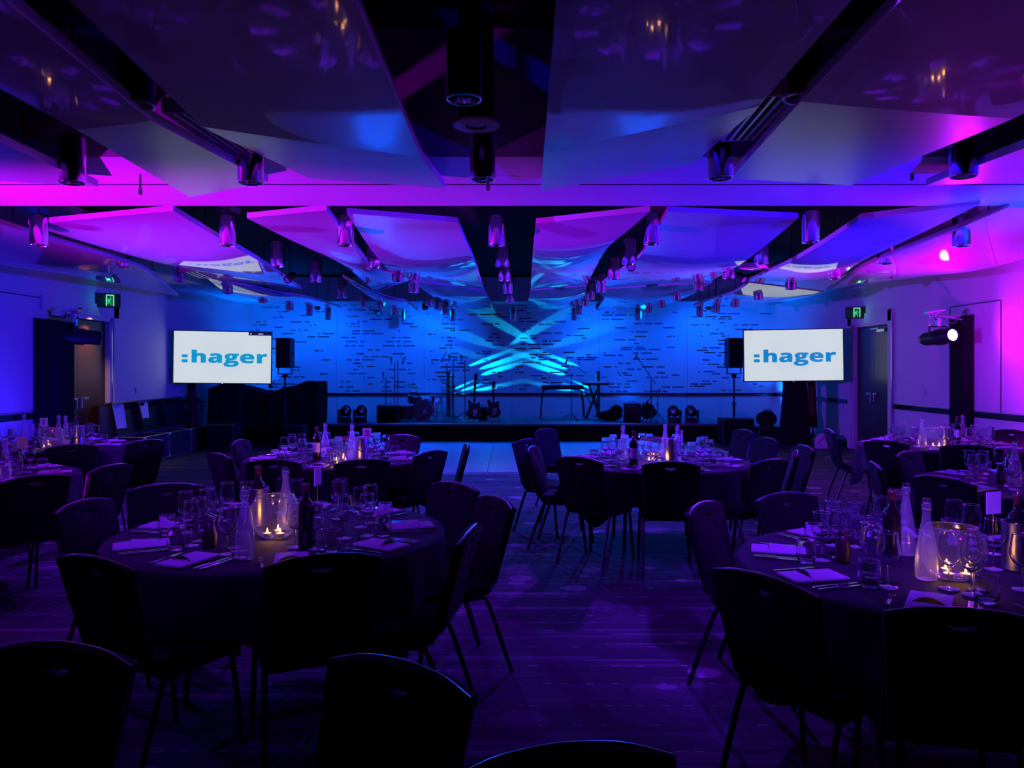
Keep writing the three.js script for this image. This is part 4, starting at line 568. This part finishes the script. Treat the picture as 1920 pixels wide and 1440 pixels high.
const cooler = (() => { const t = new THREE.Group(); t.name = 'wine_cooler'; part(t, 'wall', lathe([[0, 0.001], [0.055, 0.001], [0.058, 0.005], [0.058, 0.2], [0.056, 0.203], [0.051, 0.2], [0.05, 0.012], [0, 0.01]], 32), M.steel); part(t, 'rim_ring', new THREE.TorusGeometry(0.0555, 0.003, 8, 36).rotateX(Math.PI / 2).translate(0, 0.2, 0), M.chrome); return t; })();
const bowlVase = (() => { const t = new THREE.Group(); t.name = 'glass_bowl'; part(t, 'bowl', lathe([[0, 0.003], [0.06, 0.003], [0.078, 0.009], [0.093, 0.026], [0.105, 0.045], [0.115, 0.068], [0.121, 0.09], [0.122, 0.12], [0.119, 0.145], [0.112, 0.17], [0.103, 0.19], [0.092, 0.205], [0.0895, 0.204], [0.1005, 0.1885], [0.1095, 0.169], [0.1163, 0.1445], [0.1192, 0.12], [0.1183, 0.0907], [0.1123, 0.0692], [0.1024, 0.0465], [0.0905, 0.0282], [0.0765, 0.0125], [0.06, 0.0075], [0, 0.0075]], 44), M.glassThin); part(t, 'rim', new THREE.TorusGeometry(0.0907, 0.002, 6, 40).rotateX(Math.PI / 2).translate(0, 0.205, 0), M.glassRim); part(t, 'base_ring', new THREE.TorusGeometry(0.06, 0.002, 6, 36).rotateX(Math.PI / 2).translate(0, 0.002, 0), M.glassFoot); return t; })();
const flameMesh = lathe([[0, 0], [0.0035, 0.003], [0.0045, 0.009], [0.003, 0.017], [0, 0.026]], 10);
const tealight = (() => { const t = new THREE.Group(); t.name = 'tealight'; part(t, 'cup', lathe([[0, 0.0008], [0.019, 0.0008], [0.02, 0.002], [0.0205, 0.016], [0.0195, 0.016], [0.019, 0.004], [0, 0.004]], 20), M.alu); part(t, 'wax', cyl(0.0186, 0.0186, 0.008, 0, 0.008, 0, 20), M.wax); part(t, 'wick', cyl(0.0008, 0.0008, 0.007, 0, 0.0155, 0, 6), M.blackPlastic); part(t, 'flame', flameMesh.clone().translate(0, 0.017, 0), M.flame, 'small orange flame'); return t; })();
const pepperJar = (() => { const t = new THREE.Group(); t.name = 'candle_jar'; part(t, 'jar', lathe([[0, 0.001], [0.028, 0.001], [0.033, 0.008], [0.034, 0.06], [0.024, 0.095], [0.02, 0.12], [0, 0.124]], 24), M.pepper); part(t, 'lid', lathe([[0.021, 0.12], [0.022, 0.134], [0.012, 0.142], [0, 0.143]], 20), M.pepper); return t; })();
function card(text) { // number card on a small wire stand
  const t = new THREE.Group(); t.name = 'table_number'; const tex = canvas(128, 160, (g, w, h) => { g.fillStyle = '#d9d4dc'; g.fillRect(0, 0, w, h); g.fillStyle = '#2a2230'; g.font = 'bold 112px serif'; g.textAlign = 'center'; g.fillText(text, w / 2, 118); });
  tex.wrapS = tex.wrapT = THREE.ClampToEdgeWrapping; part(t, 'card', box(0.085, 0.1, 0.003, 0, 0.235, 0), mat({ map: tex, roughness: 0.8 }), text ? 'white card with a printed number' : undefined);
  part(t, 'stand', merge([cyl(0.0025, 0.0025, 0.185, 0, 0.095, -0.003, 6), lathe([[0, 0], [0.032, 0], [0.032, 0.004], [0.004, 0.008], [0, 0.008]], 20)]), M.steel); return t;
}
const seen = new Set();
function put(proto, label, category, x, z, turn, group, y = TY) { const c = proto.clone(); c.name = numbered(proto.name); c.position.set(x, y, z); c.rotation.y = turn; tag(c, label, category, group); scene.add(c); shade(c); return c; }
const HOURS = ['six', 'five', 'four', 'three', 'two', 'one', 'twelve', 'eleven', 'ten', 'nine', 'eight', 'seven']; // clock places seen from above, twelve towards the stage
const hour = (a) => HOURS[((Math.round(a / 30) % 12) + 12) % 12];
const R = 0.84;
const clothGeo = (s) => { const g = grid((u, v) => { const a = -u * Math.PI * 2, ph = s * 1.7; if (v < 0.3) { const r = R * v / 0.3 * 0.985; return V(r * Math.sin(a), TY - 0.002, r * Math.cos(a)); } if (v < 0.36) { const k = (v - 0.3) / 0.06; return V(R * (0.985 + 0.017 * Math.sin(k * 1.57)) * Math.sin(a), TY - 0.002 - 0.018 * (1 - Math.cos(k * 1.57)), R * (0.985 + 0.017 * Math.sin(k * 1.57)) * Math.cos(a)); }
  const k = (v - 0.36) / 0.64, r = R * 1.002 + k * 0.03 + 0.035 * k * (Math.sin(11 * a + ph) + 0.5 * Math.sin(17 * a + 2 * ph)); return V(r * Math.sin(a), TY - 0.02 - k * (0.25 + 0.02 * Math.cos(9 * a + ph) + 0.2 * Math.pow(Math.max(0, Math.cos(2 * a + ph)), 6)), r * Math.cos(a)); }, 132, 26); uvScale(g, 6, 4); return g; };
function table(where, X, d, n, ang0, full, settings) {
  const c = V(X, 0, -d), t = thing('round_table', `round banquet table, ${where}`, 'table', c, 0, 'round banquet tables');
  part(t, 'tabletop', cyl(R - 0.012, R - 0.012, 0.03, 0, TY - 0.02, 0, 40), M.darkWood); for (const [a, b] of [[1, 1], [1, -1], [-1, 1], [-1, -1]]) part(t, 'leg', rod([a * 0.35, 0, b * 0.35], [a * 0.32, TY - 0.035, b * 0.32], 0.016), M.darkMetal);
  const cl = thing('tablecloth', `black tablecloth hanging in folds over the ${where.replace('at the ', '')} table`, 'tablecloth', c, 0, 'black tablecloths'); part(cl, 'draped_cloth', clothGeo(X + d), M.tableFabric);
  for (let i = 0; i < n; i++) {
    const deg = ang0 + i * 360 / n, a = deg * Math.PI / 180, h = hour(deg), dx = Math.sin(a), dz = Math.cos(a), sx = dz, sz = -dx; // dir outward, side = right hand of the guest
    if (settings && !settings.includes(i)) continue;
    const at = (r, s) => [X + dx * r + sx * s, -d + dz * r + sz * s], turn = a;
    const jit = () => rr(-0.012, 0.012), w = `${where}, ${h} o'clock seat`;
    let p = at(0.66, 0); put(napkin, `white folded napkin, ${w}`, 'napkin', p[0], p[1], turn + Math.PI / 2 * 0 + rr(-0.15, 0.15), 'folded napkins');
    if (full) {
      p = at(0.66, 0.125); put(knife, `dinner knife right of the napkin, ${w}`, 'knife', p[0], p[1], turn + rr(-0.05, 0.05), 'cutlery at the tables'); p = at(0.655, 0.155); put(knife, `outer entree knife, ${w}`, 'knife', p[0], p[1], turn + rr(-0.05, 0.05), 'cutlery at the tables');
      p = at(0.66, -0.125); put(fork, `dinner fork left of the napkin, ${w}`, 'fork', p[0], p[1], turn + rr(-0.05, 0.05), 'cutlery at the tables');
    }
    p = at(0.46, 0.12); put(wineGlass, `stemmed wine glass nearer the rim, ${w}`, 'wine glass', p[0] + jit(), p[1] + jit(), 0, 'wine glasses');
    p = at(0.40, 0.04); put(wineGlass, `stemmed wine glass nearer the middle, ${w}`, 'wine glass', p[0] + jit(), p[1] + jit(), 0, 'wine glasses');
    p = at(0.53, 0.18); if (i % 2 === 0 || full) put(tumbler, `stemless water tumbler, ${w}`, 'tumbler', p[0] + jit(), p[1] + jit(), 0, 'water tumblers');
  }
  return c;
}
const onTable = (x, y) => atH(x, y, TY);
function centre(where, bowlAt, lights, lamp, items) { // bowl, tealights and what stands round them, by where the photograph shows their feet
  const pb = bowlAt, w = where;
  put(bowlVase, `round clear glass bowl lit by candles in the middle, ${w}`, 'glass bowl', pb.x, pb.z, 0, 'candle bowls');
  lights.forEach(([dx, dz, inside], i) => {
    const o = put(tealight, `burning tealight, ${['left', 'right', 'rear'][i]} one at the glass bowl, ${w}`, 'candle', pb.x + dx, pb.z + dz, 0, 'tealights at the candle bowls', inside ? TY + 0.0085 : TY);
    const l = new THREE.PointLight(lin(1, 0.36, 0.07), lamp); l.name = 'candle_light'; l.castShadow = true; l.shadow.radius = 0.25; l.position.set(0, 0.029, 0); o.add(l);
  });
  for (const [kind, x, y, label, turn] of items) { const p = onTable(x, y), pr = { water: bottle, wine: wineBottle, cooler, jar: pepperJar, glass: wineGlass, tumbler }[kind], cat = { water: 'water bottle', wine: 'wine bottle', cooler: 'wine cooler', jar: 'jar', glass: 'wine glass', tumbler: 'tumbler' }[kind]; put(pr, `${label}, ${w}`, cat, p.x, p.z, turn ?? 0, cat + 's on the tables'); }
}
// the eight tables
const T1 = table('front left table', -1.19, 4.0, 9, 20, true), T2 = table('front right table', 1.84, 3.32, 9, 8, true);
const T3 = table('second row left table', -1.66, 7.3, 9, 0, true), T4 = table('second row right table', 1.32, 7.05, 9, 12, true);
const T5 = table('far left table', -5.1, 8.5, 9, 10, false), T6 = table('left edge table', -4.3, 6.0, 9, 30, false, [0, 1, 2, 3, 4, 5]);
const T7 = table('far right table', 4.72, 8.55, 9, 10, false), T8 = table('right edge table', 3.85, 5.6, 9, 10, false);
const L3 = [[-0.03, 0.03, 1], [0.035, 0.035, 1], [0.0, -0.045, 1]], CL = 0.034;
centre('front left table', onTable(516, 1006), L3, CL, [['water', 459, 1048, 'pale frosted water bottle left of the bowl'], ['water', 535, 992, 'tall frosted water bottle behind the bowl'], ['wine', 574, 1028, 'dark wine bottle right of the bowl', 2.6], ['cooler', 484, 985, 'steel wine cooler left of the bowl'], ['jar', 393, 1026, 'small dark red jar left of the bottles'], ['tumbler', 607, 1030, 'stemless tumbler right of the wine bottle'], ['glass', 427, 1040, 'single near wine glass left of the frosted bottle']]);
put(wineBottle, 'wine bottle with an orange lit neck inside the steel cooler, front left table', 'wine bottle', onTable(484, 985).x, onTable(484, 985).z, 0, 'wine bottles on the tables', TY + 0.014);
centre('front right table', onTable(1785, 1082), L3, CL, [['water', 1737, 1086, 'frosted water bottle glowing orange before the bowl'], ['water', 1699, 1040, 'tall pale blue water bottle left of the bowl'], ['wine', 1672, 1048, 'dark wine bottle behind the blue water bottle', 2.8], ['cooler', 1908, 1068, 'steel wine cooler at the right'], ['jar', 1580, 1054, 'small dark red jar at the left'], ['glass', 1666, 1102, 'near wine glass left of the glowing bottle'], ['tumbler', 1630, 1102, 'near stemless tumbler at the left'], ['glass', 1830, 1108, 'wine glass with a bright foot right of the bowl'], ['glass', 1863, 1068, 'wine glass beside the wine cooler']]);
put(wineBottle, 'dark wine bottle standing in the steel cooler, front right table', 'wine bottle', onTable(1908, 1068).x, onTable(1908, 1068).z, 0, 'wine bottles on the tables', TY + 0.014);
centre('second row left table', onTable(648, 862), [[-0.05, 0.16, 0], [0.04, 0.17, 0], [0, 0.1, 1]], CL, [['wine', 594, 862, 'dark wine bottle with a pale label left of the bowl'], ['water', 610, 856, 'water bottle beside the wine bottle'], ['water', 660, 858, 'water bottle right of the candles'], ['cooler', 679, 860, 'lit steel wine cooler below the number card'], ['tumbler', 618, 872, 'tumbler with a candle glow at the near rim'], ['glass', 634, 862, 'wine glass before the candles']]);
{ const p = onTable(619, 874), o = put(tealight, 'burning tealight at the near rim, second row left table', 'candle', p.x + 0.06, p.z, 0, 'tealights at the candle bowls'); const l = new THREE.PointLight(lin(1, 0.36, 0.07), CL); l.name = 'candle_light'; l.position.set(0, 0.029, 0); l.castShadow = true; l.shadow.radius = 0.25; o.add(l); }
centre('second row right table', onTable(1222, 862), [[-0.05, 0.14, 0], [0.05, 0.15, 0], [0, 0.09, 1]], CL, [['water', 1168, 861, 'tall water bottle left of the bowl'], ['wine', 1188, 874, 'dark wine bottle with a candle glint left of the bowl'], ['water', 1247, 858, 'water bottle right of the bowl'], ['cooler', 1258, 864, 'orange lit wine cooler right of the candles'], ['water', 1270, 862, 'water bottle right of the wine cooler'], ['glass', 1180, 866, 'wine glass between the bottles']]);
centre('far left table', onTable(96, 838), [[0.03, 0.18, 0], [0, 0.03, 1]], CL, [['water', 110, 832, 'water bottle right of the bowl'], ['water', 45, 830, 'water bottle left of the number card'], ['wine', 141, 830, 'dark wine bottle right of the bowl'], ['cooler', 148, 832, 'wine cooler at the right'], ['water', 123, 834, 'second water bottle right of the bowl']]);
centre('left edge table', onTable(-70, 900), [[0.03, 0.05, 1]], CL, [['water', -30, 905, 'water bottle at the picture edge'], ['water', 10, 898, 'water bottle near the right rim']]);
centre('far right table', onTable(1750, 838), [[0.03, 0.06, 1], [-0.03, 0.05, 1], [0.02, 0.17, 0]], CL, [['water', 1729, 839, 'water bottle with a warm glow left of the bowl'], ['cooler', 1772, 835, 'wine cooler right of the bowl'], ['wine', 1795, 832, 'dark wine bottle at the right'], ['water', 1805, 832, 'tall water bottle at the right']]);
centre('right edge table', onTable(1960, 905), [[0.03, 0.05, 1]], CL, [['water', 1902, 912, 'tall water bottle left of the bowl'], ['jar', 1876, 906, 'small dark jar at the left'], ['tumbler', 1889, 912, 'tumbler with a warm glint']]);
{ const p = onTable(1908, 935), o = put(tealight, 'burning tealight near the left rim, right edge table', 'candle', p.x, p.z, 0, 'tealights at the candle bowls'); const l = new THREE.PointLight(lin(1, 0.36, 0.07), CL); l.name = 'candle_light'; l.position.set(0, 0.029, 0); l.castShadow = true; l.shadow.radius = 0.25; o.add(l); }
function numberCard(text, label, x, yc, d, turn) { const p = atD(x, yc, d); put(card(text), label, 'table number', p.x, p.z, turn, undefined, p.y - 0.33 < TY + 0.02 ? TY : TY); }
numberCard('2', 'white number card reading 2 above the wine cooler, second row left table', 688, 807, 7.25, 0);
numberCard('1', 'white number card above the bowl, far left table', 82, 800, 8.75, 0.1);
numberCard('', 'number card turned edge on, second row right table', 1278, 800, 7.0, 1.2);
numberCard('', 'number card turned edge on behind the glasses, front left table', 596, 900, 4.35, 1.35);
numberCard('', 'number card seen from its blank back, front right table', 1863, 935, 3.5, 0.3);
numberCard('', 'pale number card standing among the glasses, left edge table', 42, 826, 6.3, 0.1);

// ------------------------------------------------------------------ chairs where the photograph shows their backs
chair('black banquet chair with its back to the camera, nearest at the front left table', 600, 1033, T1);
chair('black banquet chair with purple lit top, near left of the front left table', 207, 1036, T1, -8);
chair('black banquet chair at the left side of the front left table', 176, 940, T1);
chair('black banquet chair at the far left of the front left table, handle slot showing', 312, 908, T1, -25);
chair('black banquet chair seen edge on at the right of the front left table', 920, 934, T1, 12);
chair('black banquet chair at the near right of the front left table, with a light edge', 880, 990, T1, 20);
chair('black banquet chair at the far right of the front left table, facing the camera', 853, 906, T1);
chair('black banquet chair at the left of the front right table, partly hiding the table rim', 1325, 945, T2, 8);
chair('black banquet chair at the near left of the front right table, its back slanting', 1425, 1078, T2);
chair('black banquet chair with oval handle slot, nearest at the front right table', 1800, 1118, T2, 12);
chair('black banquet chair at the far side of the front right table, handle slot showing', 1504, 934, T2, 10);
chair('black banquet chair, back to the camera, near left of second row left table', 512, 862, T3, 8);
chair('black banquet chair, back to the camera, middle of second row left table', 680, 862, T3);
chair('black banquet chair at the near right of the second row left table', 797, 845, T3);
chair('edge on banquet chair before the blue dance floor, right of second row left table', 876, 834, T3, 8);
chair('purple tinged banquet chair at the far left of the second row left table', 466, 826, T3, 20);
chair('black banquet chair with pale glint on top, left of second row left table', 414, 850, T3);
chair('banquet chair before the stage, far right of the second row left table', 754, 816, T3);
chair('black banquet chair at the near left of the second row right table', 1103, 855, T4, 6);
chair('black banquet chair with smiling handle slot, nearest at the second row right table', 1258, 866, T4);
chair('black banquet chair at the near right of the second row right table', 1445, 862, T4);
chair('edge on banquet chair before the dance floor, left of second row right table', 986, 824, T4, -6);
chair('second black banquet chair behind the edge on one, left of the second row right table', 1000, 838, T4, -14);
chair('banquet chair with outlined back facing the camera, far left of the second row right table', 1022, 804, T4, 30);
chair('black banquet chair at the far right of the second row right table', 1396, 806, T4, -42);
chair('narrow edge on banquet chair behind the second row right table', 1438, 821, T4, -22);
chair('leaning edge on banquet chair at the right of the second row right table', 1508, 836, T4);
chair('narrow edge on banquet chair at the near right of the second row right table', 1494, 846, T4);
chair('black banquet chair at the near left of the far right table, oval handle slot showing', 1660, 826, T7);
chair('black banquet chair at the near side of the far right table, oval handle slot showing', 1812, 834, T7);
chair('dark banquet chair with splayed legs standing left of the far right table', 1562, 805, T7, 20);
chair('black banquet chair at the far right of the far right table, near the picture edge', 1898, 806, T7);
chair('black banquet chair at the far left of the right edge table', 1726, 850, T8, 15);
chair('black banquet chair at the left of the right edge table, slot in its slanting top', 1792, 892, T8);
chair('black banquet chair at the far left corner of the right edge table, edge on', 1662, 868, T8);
chair('black banquet chair, back to the camera, nearest at the far left table', 135, 834, T5);
chair('tall black banquet chair at the right of the far left table', 274, 825, T5);
chair('black banquet chair at the right of the left edge table', 68, 892, T6);
chair('dim purple banquet chair at the far right of the left edge table', 210, 872, T6);
chair('nearest black banquet chair at the bottom of the picture, its top edge lit blue', 752, 1244, V(-0.9, 0, -0.9), 0, false);
chair('black banquet chair cut by the bottom edge, its curved top lit blue', 1052, 1404, V(0.4, 0, -0.1), 0, false);
chair('black banquet chair at the lower left, its top edge faintly lit', 118, 1210, V(-1.5, 0, -0.6), 0, false);
// ------------------------------------------------------------------ light rigs
uplighter('uplighter at the left wall lighting the bulkhead magenta', [-5.6, 0, -4.4], [-2.3, 3.0, -7.5], MAGENTA, 210, 36);
uplighter('magenta uplighter at the right wall lighting the far ceiling panels', [6.45, 0, -9.2], [2.9, 2.9, -8.9], MAGENTA, 260, 34);
uplighter('magenta uplighter close to the right wall before the lit lamp tower', [5.75, 0, -8.4], [6.85, 3.0, -10.0], MAGENTA, 85, 50, undefined, 1);
for (const [x, k, I] of [[2.99, 'reddish amplifier', 1.6], [-2.2, 'drum kit', 1.2]]) uplighter(`small blue uplighter on the stage behind the ${k}`, [x, ST, -19.55], [x, 1.25, -20], BLUE, I, 60);
uplighter('uplighter at the right wall lighting the bulkhead deep blue', [6.1, 0, -4.6], [2.6, 3.0, -6.6], INDIGO, 210, 36);
uplighter('uplighter at the right wall throwing a light blue patch on the bulkhead end', [6.2, 0, -5.4], [4.7, 3.0, -6.6], [0.0, 0.16, 1], 40, 20);
uplighter('blue uplighter in the left corner behind the screen', [-6.35, 0, -19.3], [-6.6, 3.0, -19.0], ROYAL, 70, 50);
uplighter('blue uplighter in the right corner behind the screen', [6.35, 0, -19.3], [6.6, 3.0, -19.0], ROYAL, 70, 50);
spot(lampR, MAGENTA, 9, V(0.08, 0.06, 1).normalize().multiplyScalar(0.06), V(0.1, 0.1, 1), 80, 1, 4);
for (const [x, z, label] of [[-6.25, -6.9, 'left'], [6.25, -6.9, 'right']]) {
  const s = Math.sign(x), p = V(x, 2.55, z); drapedColumn(`black draped lighting tower halfway along the ${label} wall`, V(x + s * 0.25, 0, z), 0.45, 0.46, 2.7, 0.4);
  for (const [dy, tgt, col, I, ang, what] of [[0, V(-s * 0.4, 0.6, -5.6), VIOLET, 44, 38, 'tables'], [-0.5, V(-s * 6.8, 1.7, -12.5), s > 0 ? DEEP : PURPLE, s > 0 ? 360 : 380, 30, 'opposite wall']]) { const q2 = p.clone().add(V(0, dy, 0)), dd = tgt.clone().sub(q2), t = profileSpot(`violet theatre spotlight on the halfway ${label} tower, turned to the ${what}`, q2, dd, true, s * 0.3); spot(t, col, I, dd.clone().normalize().multiplyScalar(0.06), dd, ang, 0.85, 4); }
}
// wash lights over the back of the stage, turned down to the dance floor
for (const [x, k, I] of [[-3.35, 'left', 200], [3.35, 'right', 200]]) {
  const p = V(x, 3.0, -19.3), dd = V(x * 0.15, 0, -13.9).sub(p), t = thing('wash_light', `blue wash light under the ceiling above the ${k} half of the stage`, 'stage light', p, 0, 'blue wash lights above the stage'); part(t, 'housing', aim(lathe([[0, -0.1], [0.06, -0.1], [0.08, 0], [0.08, 0.08], [0.07, 0.085], [0, 0.06]], 24), dd), M.blackPlastic); part(t, 'hanger', cyl(0.012, 0.012, SOF - 3.04, 0, (SOF - 3.0 + 0.04) / 2, 0, 8), M.blackMetal); part(t, 'lens', aim(cyl(0.066, 0.066, 0.01, 0, 0.075, 0), dd), lensMat(ROYAL, 0.5));
  spot(t, BLUE, I, dd.clone().normalize().multiplyScalar(0.12), dd, 32, 0.6, 4);
}
for (const [x, k] of [[-4.7, 'leftmost'], [-2.1, 'second from the left'], [2.1, 'second from the right'], [4.75, 'rightmost']]) { // hidden above the last ceiling panels
  const p = V(x, 3.1, -18.65), dd = V(x * 1.02, 1.5, -20).sub(p), t = thing('wall_washer', `blue wall washer above the back row of ceiling panels, ${k}`, 'stage light', p, 0, 'blue wall washers over the slotted wall'); part(t, 'housing', aim(lathe([[0, -0.08], [0.06, -0.08], [0.075, 0], [0.075, 0.06], [0.065, 0.065], [0, 0.045]], 20), dd), M.blackPlastic); part(t, 'hanger', cyl(0.01, 0.01, TOP - 3.15, 0, (TOP - 3.1 + 0.05) / 2, 0, 8), M.blackMetal); part(t, 'lens', aim(cyl(0.062, 0.062, 0.008, 0, 0.058, 0), dd), lensMat(ROYAL, 0.8));
  spot(t, BLUE, 23, dd.clone().normalize().multiplyScalar(0.09), dd, 76, 0.6, 4);
}
for (const [x, z, tx, tz, k, I] of [[-1.4, -2.3, -1.25, -4.5, 'left gap above the camera', 50], [1.13, -2.3, 1.8, -3.9, 'right gap above the camera', 48], [-1.72, -9.25, -2.0, -7.0, 'left inner gap beyond the bulkhead', 85], [1.42, -9.25, 1.5, -6.8, 'right inner gap beyond the bulkhead', 85], [-3.05, -10.6, -4.6, -8.0, 'left middle gap beyond the bulkhead', 90], [3.15, -10.6, 4.5, -8.0, 'right middle gap beyond the bulkhead', 90]]) {
  const p = V(x, 2.84, z), dd = V(tx, 0.75, tz).sub(p), t = thing('table_spotlight', `small black violet spotlight hung in the ${k}`, 'stage light', p, 0, 'violet table spotlights in the ceiling gaps'); part(t, 'housing', aim(lathe([[0, -0.1], [0.045, -0.1], [0.055, -0.04], [0.055, 0.06], [0.046, 0.065], [0.044, 0.04], [0, 0.04]], 20), dd), M.blackMetal); part(t, 'stem', cyl(0.008, 0.008, TOP - 2.9, 0, (TOP - 2.84 + 0.06) / 2, 0, 8), M.blackMetal); part(t, 'lens', aim(cyl(0.043, 0.043, 0.006, 0, 0.046, 0), dd), lensMat(VIOLET, 0.6));
  spot(t, VIOLET, I, dd.clone().normalize().multiplyScalar(0.08), dd, 31, 0.8, 2.5);
}
{ const t = thing('door_downlight', 'small warm downlight on the frame over the wooden doors', 'downlight', [XL + 0.1, 2.5, -12.45]); part(t, 'trim_ring', lathe([[0.03, 0], [0.04, 0], [0.042, 0.012], [0.03, 0.012]], 20), M.chrome); part(t, 'lens', cyl(0.03, 0.03, 0.006, 0, 0.008, 0, 20), lensMat([1, 0.7, 0.45], 0.5)); spot(t, [1, 0.5, 0.2], 6, V(0.0, -0.02, 0), V(-0.16, -1, -0.02), 42, 1, 3); }
for (const [x, z, k] of [[-6.2, -9.6, 'left wall before the drape tower'], [-6.2, -16.9, 'left wall behind the flight cases']]) uplighter(`blue uplighter at the ${k}`, [x, 0, z], [-7.0, 2.4, z - 0.8], DEEP, 16, 62);

renderer.render(scene, camera);
